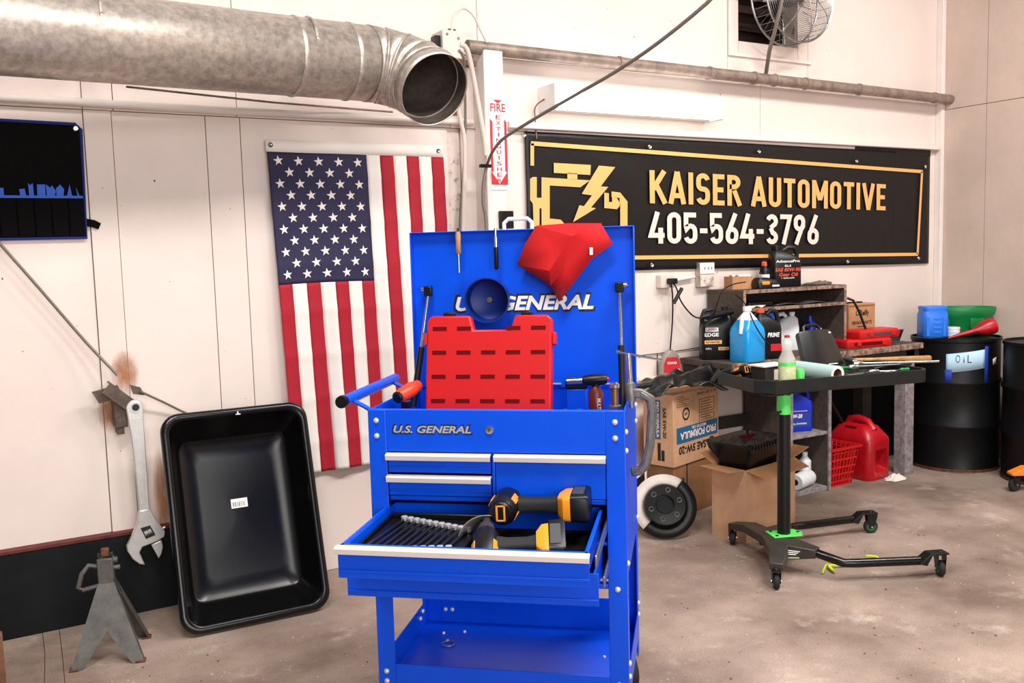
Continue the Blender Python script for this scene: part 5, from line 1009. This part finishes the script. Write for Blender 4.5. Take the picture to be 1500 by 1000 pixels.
# left face print (x = 0 plane)
def lplate(par, y0, y1, z0, z1, m, name): return MB().bx(-0.0012, -0.0002, y0, y1, z0, z1).build(name, m, par, smooth=False)
lplate(ub, 0.085, 0.12, 0.15, 0.37, 'blue_print', 'blue_band'); lplate(ub, 0.085, 0.105, 0.03, 0.13, 'black_print', 'bottle_print'); lplate(ub, 0.06, 0.08, 0.03, 0.09, 'black_print', 'bottle_print')
txt('PRO FORMULA', 0.2, 0.018, MATS['pale_print'], ub, (-0.0018, 0.111, 0.36), rot=(PI / 2, PI / 2, -PI / 2), bold=0.03)
txt('SAE 5W-20', 0.17, 0.022, MATS['black_print'], ub, (-0.0018, 0.068, 0.33), rot=(PI / 2, PI / 2, -PI / 2), bold=0.03)
sb_ = carton('small_carton', 'low carton with white print and dark triangle behind the brake rotor', (2.93, 3.93, 0), math.radians(8), 0.26, 0.16, 0.3, 'cardboard')
plate(sb_, 0.03, 0.25, 0.19, 0.285, 0.0012, 'white_print', 'white_panel'); MB().prism([(0.06, 0.2), (0.235, 0.2), (0.235, 0.27)], 0.0014, 0.0022, RX).build('dark_triangle', 'black_print', sb_, smooth=False)
# black plastic splash shield on the carton
sp = thing('splash_shield', 'crumpled black plastic splash shield lying on the motor oil carton', 'car part', (3.32, 3.885, 0.7065), -0.04)
def shf(u, v):
    x = -0.28 + 0.57 * u; y = -0.11 + 0.2 * v
    z = 0.012 + 0.05 * math.sin(PI * min(1, max(0, u))) + 0.06 * (v > 0.55) * (0.3 + 0.7 * u) + 0.035 * noise.noise(V((u * 7, v * 5, 0.4))) + 0.05 * max(0, u - 0.72) * 4 * (v)
    return (x, y, max(0.004, z))
MB().grid(shf, 44, 16).build('moulded_sheet', mat('shield_black', (12, 12, 13), 0.33), sp, solid=0.004)
MB().bx(-0.40, -0.02, 0.0, 0.08, 0.035, 0.075, Matrix.Rotation(0.05, 4, 'Z')).build('side_rail', MATS['shield_black'], sp, bevel=0.012)
MB().tube([(0.22, -0.04, 0.03), (0.27, -0.04, 0.09), (0.29, -0.03, 0.11), (0.295, -0.01, 0.10)], [0.02, 0.016, 0.012, 0.006], 8).build('torn_tab', MATS['shield_black'], sp)
# spray can with red label
sc2 = thing('parts_cleaner', 'grey flask-shaped bottle with red label behind the black splash shield', 'bottle', (3.50, 4.13, 0.765), -0.3)
MB().loft([rr(w_, 0.05, 0.02, z) for w_, z in ((0.125, 0), (0.13, 0.01), (0.125, 0.07), (0.1, 0.115), (0.05, 0.145), (0.03, 0.15))]).build('flask', mat('flask_grey', (150, 142, 134), 0.4), sc2)
MB().loft([[V((x, -0.0262, z)) for x, z in ((-0.052, 0.02), (0.052, 0.02), (0.05, 0.075), (0.033, 0.11), (-0.033, 0.11), (-0.05, 0.075))], [V((x, -0.0256, z)) for x, z in ((-0.052, 0.02), (0.052, 0.02), (0.05, 0.075), (0.033, 0.11), (-0.033, 0.11), (-0.05, 0.075))]]).build('red_label', 'red_print', sc2, smooth=False)
lab(sc2, 'CLEANER', -0.03, 0.07, 0.06, 0.014, 'white_print', 0.0266); MB().lathe([(0.012, 0), (0.012, 0.0004)], (0.036, -0.0264, 0.03), (0, -1, 0), 14).build('white_dot', 'white_print', sc2)
struct(MB().bx(3.25, 3.62, 4.08, 4.2, 0.745, 0.764).build('trim_6', 'dirty_paint', bevel=0.002))
# brake rotor leaning on the cartons
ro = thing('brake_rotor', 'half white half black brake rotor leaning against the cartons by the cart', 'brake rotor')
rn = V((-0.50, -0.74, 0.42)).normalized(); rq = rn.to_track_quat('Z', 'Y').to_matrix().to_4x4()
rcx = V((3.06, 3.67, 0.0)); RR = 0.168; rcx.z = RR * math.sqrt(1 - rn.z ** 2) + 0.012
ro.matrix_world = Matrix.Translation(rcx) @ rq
MB().lathe([(0.10, -0.028), (RR, -0.028), (RR, -0.012), (RR - 0.012, -0.010), (RR - 0.012, -0.004), (RR, -0.002), (RR, 0.0), (0.1, 0.0)], n=48, cap0=False, cap1=False).build('disc_edge', 'black_steel', ro)
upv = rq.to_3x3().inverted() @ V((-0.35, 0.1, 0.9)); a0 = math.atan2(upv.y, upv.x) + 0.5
for nm, m, s_, e_ in (('reflection_bright', 'wood_white', -1.55, 1.45), ('reflection_dark', 'black_steel', 1.45, 2 * PI - 1.55)):  # white and black halves paint a metallic reflection into the face colour
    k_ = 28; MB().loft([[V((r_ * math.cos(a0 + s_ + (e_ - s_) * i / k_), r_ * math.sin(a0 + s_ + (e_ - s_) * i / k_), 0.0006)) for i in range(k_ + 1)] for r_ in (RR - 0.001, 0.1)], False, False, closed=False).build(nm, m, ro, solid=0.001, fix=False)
MB().lathe([(0.112, 0.001), (0.112, 0.03), (0.104, 0.042), (0.05, 0.044), (0.046, 0.04), (0.044, 0.02), (0.001, 0.02)], n=40, cap0=False).build('hat', 'black_gloss', ro)
for k in range(6):
    a_ = k * PI / 3 + 0.3; MB().lathe([(0.008, 0.0), (0.015, 0.0), (0.014, 0.004), (0.009, 0.003)], (0.077 * math.cos(a_), 0.077 * math.sin(a_), 0.0432), n=16, cap0=False, cap1=False).build('stud_hole', 'grey_steel', ro)
# open carton with black tote
OA = math.radians(9); OP = V((3.315, 3.34, 0)); ow, od, oh = 0.43, 0.215, 0.375
oc = thing('open_carton', 'plain open cardboard box with flaps spread behind the tray stand', 'box', OP, OA)
for nm, bq in (('front_wall', (0, ow, 0, 0.005, 0, oh)), ('back_wall', (0, ow, od - 0.005, od, 0, oh)), ('side_wall', (0, 0.005, 0.005, od - 0.005, 0, oh)), ('side_wall', (ow - 0.005, ow, 0.005, od - 0.005, 0, oh)), ('bottom', (0.005, ow - 0.005, 0.005, od - 0.005, 0, 0.005))):
    MB().bx(*bq).build(nm, 'cardboard_pale', oc, smooth=False)
def flap(pts, m='cardboard'): MB().loft([[V(p) for p in pts], [V(p) + V((0, 0, 0.004)) for p in pts]]).build('flap', m, oc, smooth=False)
flap([(0, 0.005, oh), (0, od - 0.005, oh), (-0.12, od - 0.02, oh + 0.015), (-0.13, 0.01, oh + 0.01)])
flap([(0.0, 0.0, oh), (ow * 0.98, 0.0, oh), (ow * 0.94, -0.1, oh - 0.03), (0.03, -0.11, oh - 0.035)])
flap([(ow, 0.005, oh), (ow, od - 0.005, oh), (ow + 0.14, od - 0.02, oh + 0.03), (ow + 0.13, 0.0, oh + 0.035)])
flap([(0.01, od, oh), (ow, od, oh), (ow, od + 0.09, oh + 0.05), (0.01, od + 0.09, oh + 0.05)])
tt2 = thing('black_tote', 'black plastic tote full of dark parts sitting in the open carton', 'tote', OP + Matrix.Rotation(OA, 3, 'Z') @ V((0.165, 0.11, 0.0055)), OA + 0.05)
MB().loft([rr(0.26, 0.16, 0.03, 0.0), rr(0.29, 0.185, 0.03, 0.34), rr(0.30, 0.19, 0.03, 0.40), rr(0.37, 0.27, 0.04, 0.46), rr(0.39, 0.29, 0.04, 0.50), rr(0.37, 0.27, 0.035, 0.50), rr(0.30, 0.22, 0.03, 0.46)]).build('tote_shell', 'black_gloss', tt2)
mb = MB()
for k in range(14): mb.bx(-0.17 + k * 0.0255, -0.163 + k * 0.0255, -0.148, -0.143, 0.47, 0.498)
mb.build('rim_ribs', 'black_plastic', tt2)
MB().grid(lambda u, v: (-0.16 + 0.32 * u, -0.1 + 0.2 * v, 0.485 + 0.03 * noise.noise(V((u * 6, v * 6, 3)))), 16, 12).build('parts_heap', mat('heap_dark', (60, 56, 52), 0.6, dark=(16, 16, 16), scale=20), tt2, solid=0.004)
MB().bx(-0.04, 0.06, -0.01, 0.02, 0.5, 0.515).build('red_part', 'red_shadow', tt2, bevel=0.004)
# inside the cabinet
j = jug('oil_jug', 'dark blue motor oil jug standing on the cabinet shelf under the bench', (4.33, 3.93, 0.371), -0.35, 0.165, 0.11, 0.27, 'blue_jug', 'blue_jug', side=-1, neck=0.3)
plate(j, -0.07, 0.06, 0.03, 0.115, 0.0558, 'blue_tape'); plate(j, -0.075, 0.04, 0.125, 0.129, 0.0558, 'gold_print'); lab(j, '5W-20', -0.07, 0.085, 0.075, 0.024, 'white_print', 0.0568, 0.03, 0.15); lab(j, 'FULL SYNTHETIC', -0.065, 0.045, 0.1, 0.01, 'white_print', 0.0568)
a_ = thing('spray_can', 'blue and white spray can on the bottom of the cabinet', 'spray can', (4.39, 4.05, 0.031), 0)
MB().lathe([(0.03, 0), (0.032, 0.003), (0.032, 0.18), (0.02, 0.2), (0.014, 0.205)], n=20).build('can_body', mat('can_blue', (128, 160, 182), 0.35), a_); MB().lathe([(0.012, 0.2052), (0.012, 0.225), (0.006, 0.23)], n=12).build('nozzle', 'white_plastic', a_)
a_ = thing('white_bottle', 'upright white bottle on the bottom of the cabinet', 'bottle', (4.40, 3.93, 0.031), 0); MB().lathe([(0.036, 0), (0.038, 0.004), (0.038, 0.14), (0.018, 0.165), (0.015, 0.175)], n=20).build('body', 'milky', a_); MB().lathe([(0.017, 0.1752), (0.017, 0.195)], n=14).build('cap', 'white_plastic', a_)
a_ = thing('paper_towel_roll', 'white roll lying on its side at the front of the cabinet bottom', 'roll', (4.30, 3.86, 0.079), 0); MB().lathe([(0.046, -0.09), (0.048, -0.085), (0.048, 0.085), (0.046, 0.09), (0.02, 0.09)], (0, 0, 0), (0.9, 0.25, 0), 24, True, True).build('winding', 'milky', a_); MB().lathe([(0.019, -0.0915), (0.019, -0.0905)], (0, 0, 0), (0.9, 0.25, 0), 16).build('core_hole', 'black_print', a_)
# red basket
rb = thing('red_basket', 'red slotted plastic basket beside the cabinet under the bench', 'basket', (4.615, 3.94, 0))
def bas(fx, z): k_ = z / 0.25; return fx * (0.85 + 0.25 * k_)
BWx, BDy, BH = 0.115, 0.125, 0.25
mb = MB()
def bq2(x, y, z): k_ = 0.82 + 0.3 * z / BH; return V((x * k_, y * k_, z))
def barq(p, q_, r=0.0055): mb.cyl(bq2(*p), bq2(*q_), r, n=5)
for z in (0.004, 0.03, 0.075, 0.12, 0.17, 0.215):
    for (a_, b_) in (((-BWx, -BDy), (BWx, -BDy)), ((BWx, -BDy), (BWx, BDy)), ((BWx, BDy), (-BWx, BDy)), ((-BWx, BDy), (-BWx, -BDy))): barq((*a_, z), (*b_, z), 0.006)
for k in range(9):
    x = -BWx + 2 * BWx * k / 8; y = -BDy + 2 * BDy * k / 8
    for s_ in (-1, 1): barq((x, s_ * BDy, 0), (x, s_ * BDy, BH)); barq((s_ * BWx, y, 0), (s_ * BWx, y, BH))
mb.build('slotted_wall', 'red_plastic', rb)
MB().loft([[bq2(x, y, z) * 1.0 for x, y in ((-a_, -b_), (a_, -b_), (a_, b_), (-a_, b_))] for a_, b_, z in ((BWx * 1.02, BDy * 1.02, BH - 0.02), (BWx * 1.1, BDy * 1.1, BH - 0.015), (BWx * 1.1, BDy * 1.1, BH), (BWx * 0.98, BDy * 0.98, BH), (BWx * 0.98, BDy * 0.98, BH - 0.02))], False, False).build('rim', 'red_plastic', rb)
MB().bx(-0.09, 0.09, -0.1, 0.1, 0.004, 0.009).build('basket_floor', 'red_plastic', rb, smooth=False)
# gas can
gc_ = thing('gas_can', 'red plastic fuel can with black spout under the workbench', 'fuel can', (4.915, 3.945, 0), math.radians(-86))
GW, GD, GH = 0.33, 0.23, 0.36
rings = [rr(GW * 0.95, GD * 0.95, 0.04, 0), rr(GW, GD, 0.045, 0.015), rr(GW, GD, 0.045, GH * 0.68), rr(GW * 0.97, GD * 0.97, 0.045, GH * 0.74), rr(GW * 0.66, GD * 0.72, 0.04, GH * 0.92, cx=-0.005), rr(GW * 0.5, GD * 0.5, 0.03, GH * 0.96, cx=-0.01)]
bd = MB().loft(rings).build('can_body', 'red_can', gc_)
carve(bd, MB().loft([[V((GW / 2 + dx, p.x, p.y + 0.125)) for p in rr(a_, b_, 0.025, 0)] for a_, b_, dx in ((0.10, 0.12, -0.06), (0.125, 0.145, -0.01), (0.135, 0.155, 0.02))]))
MB().tube([(-0.08, -0.0, GH * 0.9), (-0.06, 0, GH * 1.02), (0.0, 0, GH * 1.05), (0.07, 0, GH * 1.0), (0.11, 0, GH * 0.86)], [0.026, 0.024, 0.022, 0.024, 0.026], 10).build('carry_handle', 'red_can', gc_)
MB().bx(-0.04, 0.045, -0.0875, -0.072, GH * 0.85, GH * 0.93, ).build('grip_recess', 'red_shadow', gc_, bevel=0.004)
spt = MB().lathe([(0.026, 0), (0.026, 0.03), (0.017, 0.035), (0.013, 0.15), (0.01, 0.24)], (-0.08, -0.03, GH * 0.84), (-0.1, -0.5, 0.8), 14).build('spout', 'black_plastic', gc_)
# black panel added so the gap under the bench reads dark
tag(MB().bx(4.80, 5.62, 4.178, 4.196, 0.0, 0.82).build('dark_gap_panel', 'black_matte', bevel=0.002), 'matte black panel leaning under the bench behind the fuel can', 'panel')
# crumpled paper on the floor, scrap of paper by the carton, lime cord
def crumple(name, label, loc, r, seed):
    def fn(u, v):
        a_ = 2 * PI * u; q_ = v; p_ = V((math.cos(a_) * q_, math.sin(a_) * q_, 0)); k_ = 1 + 0.45 * noise.noise(p_ * 2.5 + V((seed, 0, 0))); return (loc[0] + p_.x * r * k_, loc[1] + p_.y * r * 0.7 * k_, 0.004 + 0.045 * (1 - q_ ** 2) * (0.6 + 0.6 * noise.noise(p_ * 4 + V((seed, 5, 0)))))
    return tag(MB().grid(fn, 18, 7).build(name, 'paper', smooth=False, solid=0.001), label, 'paper')
crumple('crumpled_paper', 'crumpled white paper on the floor in front of the bench leg', F(1312, 702), 0.075, 3)
cord('lime_cord', [F(1205, 838, 0.012), F(1212, 826, 0.012), F(1222, 838, 0.008), F(1214, 828, 0.014), F(1232, 828, 0.01), F(1262, 825, 0.008), F(1283, 820, 0.02), F(1284, 815, 0.03), F(1268, 814, 0.04)], 0.005, 'lime_cord', 'yellow-green cord scrap on the floor under the stand leg', 'cord')
tag(MB().bx(-0.06, 0.06, -0.045, 0.045, 0.0005, 0.002).build('paper_sheet', 'paper', loc=F(1122, 777), rot=(0, 0, 0.7), smooth=False), 'small flat paper sheet on the floor beside the stand base', 'paper')
# ================================================================ drums
def drum(label, x, y):
    t = thing('steel_drum', label, 'drum', (x, y, 0)); r = 0.275
    pf = [(r - 0.01, 0.012), (r, 0.0), (r, 0.012), (r - 0.004, 0.02)]
    for zc in (0.30, 0.585): pf += [(r - 0.004, zc - 0.022), (r + 0.006, zc - 0.006), (r + 0.006, zc + 0.006), (r - 0.004, zc + 0.022)]
    pf += [(r - 0.004, 0.845), (r + 0.003, 0.85), (r + 0.003, 0.87), (r - 0.006, 0.87), (r - 0.008, 0.856)]
    MB().lathe(pf, n=64, cap0=True, cap1=True).build('drum_shell', mat('drum_black', (14, 15, 16), 0.42, spec=0.25, var=0.3, scale=5, bump=0.05, bscale=14), t)
    MB().lathe([(r + 0.0005, 0.0), (r + 0.0008, 0.006), (r - 0.002, 0.02)], n=64, cap0=False, cap1=False).build('rusty_bottom_rim', 'rust', t)
    return t
DX, DY = 5.665, 3.775
d1 = drum('black steel oil drum with blue OIL paper taped on its side', DX, DY)
def onc(px): # angle on drum for a pixel column
    best = None
    for k in range(-200, 200):
        a_ = math.atan2(-DY, -DX) + k * 0.008; p_ = V((DX + 0.276 * math.cos(a_), DY + 0.276 * math.sin(a_), 0.75)); d_ = p_ - EYE; q_ = 750 + F_PX * d_.dot(RT) / d_.dot(FW)
        if best is None or abs(q_ - px) < best[0]: best = (abs(q_ - px), a_)
    return best[1]
def cpatch(px0, px1, z00, z01, z10, z11, m, name, rad=0.2765, n=14):
    a0_, a1_ = onc(px0), onc(px1)
    return MB().grid(lambda u, v: (rad * math.cos(a0_ + (a1_ - a0_) * u), rad * math.sin(a0_ + (a1_ - a0_) * u), (z00 + (z10 - z00) * u) * (1 - v) + (z01 + (z11 - z01) * u) * v), n, 2).build(name, m, d1, solid=0.0008)
cpatch(1386, 1442, 0.652, 0.775, 0.685, 0.805, 'sign_blue_paper', 'oil_sign', 0.2785)
cpatch(1384, 1395, 0.585, 0.675, 0.585, 0.675, 'blue_tape', 'tape_strip', 0.2800, 4); cpatch(1442, 1447, 0.58, 0.825, 0.58, 0.825, 'blue_tape', 'tape_strip', 0.2800, 4); cpatch(1454, 1459, 0.70, 0.74, 0.71, 0.75, 'paper', 'label_scrap', 0.2785, 4)
am = (onc(1402) + onc(1424)) / 2
for s_, px in (('O', 1403), ('i', 1414), ('L', 1420)):
    a_ = onc(px); txt(s_, 0.026 if s_ != 'i' else 0.007, 0.05 if s_ != 'i' else 0.035, MATS['black_print'], d1, (0.2805 * math.cos(a_) - 0.013 * -math.sin(a_), 0.2805 * math.sin(a_) - 0.013 * math.cos(a_), 0.722), rot=(PI / 2, 0, a_ + PI / 2), bold=-0.01)
d2 = drum('plain black drum in the dark at the right edge behind the orange dolly', 5.76, 3.185)
DZ = 0.8705
bj = thing('blue_jug', 'bright blue plastic jug with moulded grip standing on the oil drum', 'jug', (5.495, 3.83, DZ), -0.6)
MB().loft([rr(0.15, 0.13, 0.025, 0), rr(0.165, 0.145, 0.03, 0.012), rr(0.165, 0.145, 0.03, 0.15), rr(0.15, 0.13, 0.03, 0.175), rr(0.16, 0.14, 0.03, 0.19), rr(0.155, 0.135, 0.03, 0.205)]).build('body', 'blue_plastic', bj)
for x in (-0.055, 0.05): MB().bx(x - 0.011, x + 0.011, -0.0775, -0.072, 0.01, 0.14).build('grip_ridge', 'blue_plastic', bj, bevel=0.004)
for k in range(4): MB().bx(-0.02, 0.03, -0.0755, -0.072, 0.03 + k * 0.03, 0.042 + k * 0.03).build('grip_rib', 'blue_plastic', bj, bevel=0.003)
wt_ = thing('white_tub', 'small white tub between the blue jug and the red funnel on the drum', 'tub', (5.605, 3.755, DZ), 0); MB().lathe([(0.038, 0), (0.042, 0.004), (0.042, 0.05), (0.044, 0.051), (0.044, 0.062), (0.04, 0.063)], n=24).build('tub_body', 'white_plastic', wt_); MB().lathe([(0.0425, 0.012), (0.0425, 0.035)], n=24, cap0=False, cap1=False).build('label_wrap', 'sign_blue_paper', wt_)
gp_ = thing('drain_pan', 'large green plastic drain pan on top of the oil drum', 'drain pan', (5.845, 3.85, DZ), -0.64); gp_.scale = (1, 0.68, 1)
MB().lathe([(0.16, 0), (0.17, 0.004), (0.195, 0.11), (0.215, 0.13), (0.225, 0.165), (0.22, 0.18), (0.208, 0.18), (0.2, 0.15), (0.18, 0.12), (0.15, 0.012), (0.001, 0.012)], n=10).build('pan_shell', 'green_plastic', gp_)
for k in range(5): a_ = k * PI / 5 * 2 + 0.3; MB().bx(-0.05, 0.05, -0.012, 0.012, 0.02, 0.09, Matrix.Rotation(a_, 4, 'Z') @ Matrix.Translation((0, -0.182, 0.02))).build('foot_recess', 'green_plastic', gp_, bevel=0.004)
fn_ = thing('red_funnel', 'red plastic funnel lying on its side on the oil drum', 'funnel', (5.725, 3.615, DZ + 0.055), 0)
fa = V((-0.72, 0.45, -0.22)).normalized()
MB().lathe([(0.05, -0.07), (0.053, -0.06), (0.05, 0.0), (0.018, 0.06), (0.012, 0.16), (0.006, 0.24)], (0, 0, 0), fa, 24).build('funnel_cone', 'red_can', fn_)
# orange dolly at the right edge
dl = thing('orange_dolly', 'orange steel dolly end with a black caster at the right edge', 'dolly', (5.31, 3.14, 0), -0.55)
caster(dl, V((0, 0, 0)), 0.4, 0.085, 0.042, 'grey_steel')
MB().loft([[V((x, y, z)) for y, z in ((-0.035, z0), (0.035, z0), (0.035, z1), (-0.035, z1))] for x, z0, z1 in ((-0.03, 0.1, 0.115), (0.05, 0.1, 0.15), (0.30, 0.09, 0.15))]).build('orange_arm', 'orange_plastic', dl, bevel=0.004)
# ================================================================ outlets and cords right of the cart
def outlet(name, label, px, py, w, h, m, y=4.19):
    p = W(px, py, y); t = thing(name, label, 'outlet', (p.x, 4.199, p.z)); MB().bx(-w / 2, w / 2, -0.045, 0, -h / 2, h / 2).build('box', m, t, bevel=0.004); return t, p
o1, p1 = outlet('outlet_box', 'left pale wall outlet box with black plug above the cords', 972, 412, 0.10, 0.075, 'cable_white')
MB().bx(-0.01, 0.045, -0.085, -0.0455, -0.015, 0.018).build('black_plug', 'black_plastic', o1, bevel=0.006)
o2, p2 = outlet('outlet_box', 'right grey metal outlet box with dirty lower cover under the banner', 1030, 402, 0.115, 0.145, 'galvanized')
MB().bx(-0.055, 0.055, -0.0475, -0.0455, 0.005, 0.07).build('cover_plate', 'white_plastic', o2, bevel=0.003); MB().bx(-0.055, 0.055, -0.0475, -0.0455, -0.07, 0.0).build('dirty_cover', 'dirty_paint', o2, bevel=0.003)
for x in (-0.025, 0.005, 0.03): MB().bx(x, x + 0.006, -0.0482, -0.0476, 0.03, 0.045).build('slot', 'black_print', o2, smooth=False)
pipe('outlet_conduit', [W(985, 411, 4.175), W(1017, 405, 4.175)], 0.01, 'trim_paint', 'short white conduit joining the two outlet boxes')
q0 = W(982, 413, 4.13)
cord('hanging_cable', [q0, W(985, 430, 4.14), W(985, 470, 4.16), W(981, 520, 4.16), W(980, 545, 4.165), W(985, 600, 4.17)], 0.0045, 'black_plastic', 'thin black cord hanging straight down from the left outlet', 'cord')
cord('sagging_cable', [q0 + V((0.012, 0, 0.004)), W(991, 422, 4.12), W(996, 438, 4.12), W(1005, 452, 4.12), W(1016, 463, 4.11), W(1026, 466, 4.09)], 0.0045, 'black_plastic', 'thin black cord sagging from the outlet to the power adapter', 'cord')
tag(MB().tube([W(999, 422, 4.095), W(994, 431, 4.095), W(987, 444, 4.095)], 0.011, 6).build('cord_bundle', 'black_plastic'), 'small tied bundle in the black cord below the outlet', 'cord bundle')
pa = thing('power_adapter', 'long black power adapter lying on the black oil jug', 'adapter', (0, 0, 0))
MB().tube([W(1027, 465, 3.91), W(1031, 464, 3.91), W(1036, 463, 3.91)], [0.008, 0.014, 0.022], 10).tube([W(1036, 463, 3.91), W(1072, 456, 3.91)], [0.022, 0.018], 10).build('adapter_body', 'black_plastic', pa)
cord('charger_cord', [W(1092, 413, 3.93), W(1075, 416, 3.9), W(1060, 424, 3.87), W(1052, 440, 3.865), W(1045, 462, 3.89)], 0.0035, 'black_plastic', 'black charger cord drooping over the left end of the hutch', 'cord')
cord('thin_cord', [W(1078, 432, 3.87), W(1088, 440, 3.87), W(1097, 455, 3.8), W(1106, 476, 3.71), W(1118, 495, 3.71), W(1128, 506, 3.71)], 0.0035, 'black_plastic', 'thin black cord draped in front of the blue washer fluid jug', 'cord')
fr_ = thing('wire_grid', 'thin wire frame on the wall behind the splash shield', 'wire frame', (0, 0, 0))
MB().tube([W(935, 521, 4.19), W(985, 515, 4.19), W(1030, 508, 4.19)], 0.003, 6).build('horizontal_wire', 'grey_steel', fr_); MB().tube([W(963, 518, 4.19), W(963, 552, 4.19)], 0.003, 6).build('vertical_wire', 'grey_steel', fr_)
# nail heads, chips and scuffs on the painted wall
sm_ = MB(); rnd = random.Random(11)
for k in range(150):
    x = rnd.uniform(-0.2, 6.0); z = rnd.uniform(0.4, 3.2); s_ = rnd.choice((0.002, 0.003, 0.003, 0.006))
    if 2.3 < x < 2.6 or 4.0 < x < 4.75 and z > 2.6: continue
    sm_.bx(x, x + s_ * rnd.uniform(0.6, 1.2), 4.1912 if 0.462 < x < 0.57 else 4.1992, 4.2005, z, z + s_ * rnd.uniform(0.6, 2.2))
o = sm_.build('paint_chips', mat('chip_brown', (120, 88, 66), 0.8), wall, smooth=False); o['kind'] = 'stuff'
# loose grit on the slab
gm = MB(); rnd = random.Random(3)
for k in range(420):
    px = rnd.uniform(880, 1500) if k < 330 else rnd.uniform(20, 560); py = rnd.uniform(720, 1000) if px > 560 else rnd.uniform(930, 1000)
    p = F(px, py)
    if p.y > 3.6: continue
    s_ = rnd.uniform(0.0015, 0.005) * (1.4 if rnd.random() < 0.1 else 1)
    gm.loft([[p + V((s_ * rnd.uniform(.6, 1.4) * math.cos(a_), s_ * rnd.uniform(.6, 1.4) * math.sin(a_), 0)) for a_ in (0, 1.5, 3.1, 4.6)], [p + V((s_ * .5 * math.cos(a_), s_ * .5 * math.sin(a_), s_ * 0.7)) for a_ in (0, 1.5, 3.1, 4.6)]])
g = gm.build('floor_grit', mat('grit', (186, 168, 154), 0.8, dark=(80, 60, 48), scale=3, lo=0.45, hi=0.5), smooth=False); g['kind'] = 'stuff'; tag(g, 'loose grit and crumbs scattered on the concrete floor', 'grit')
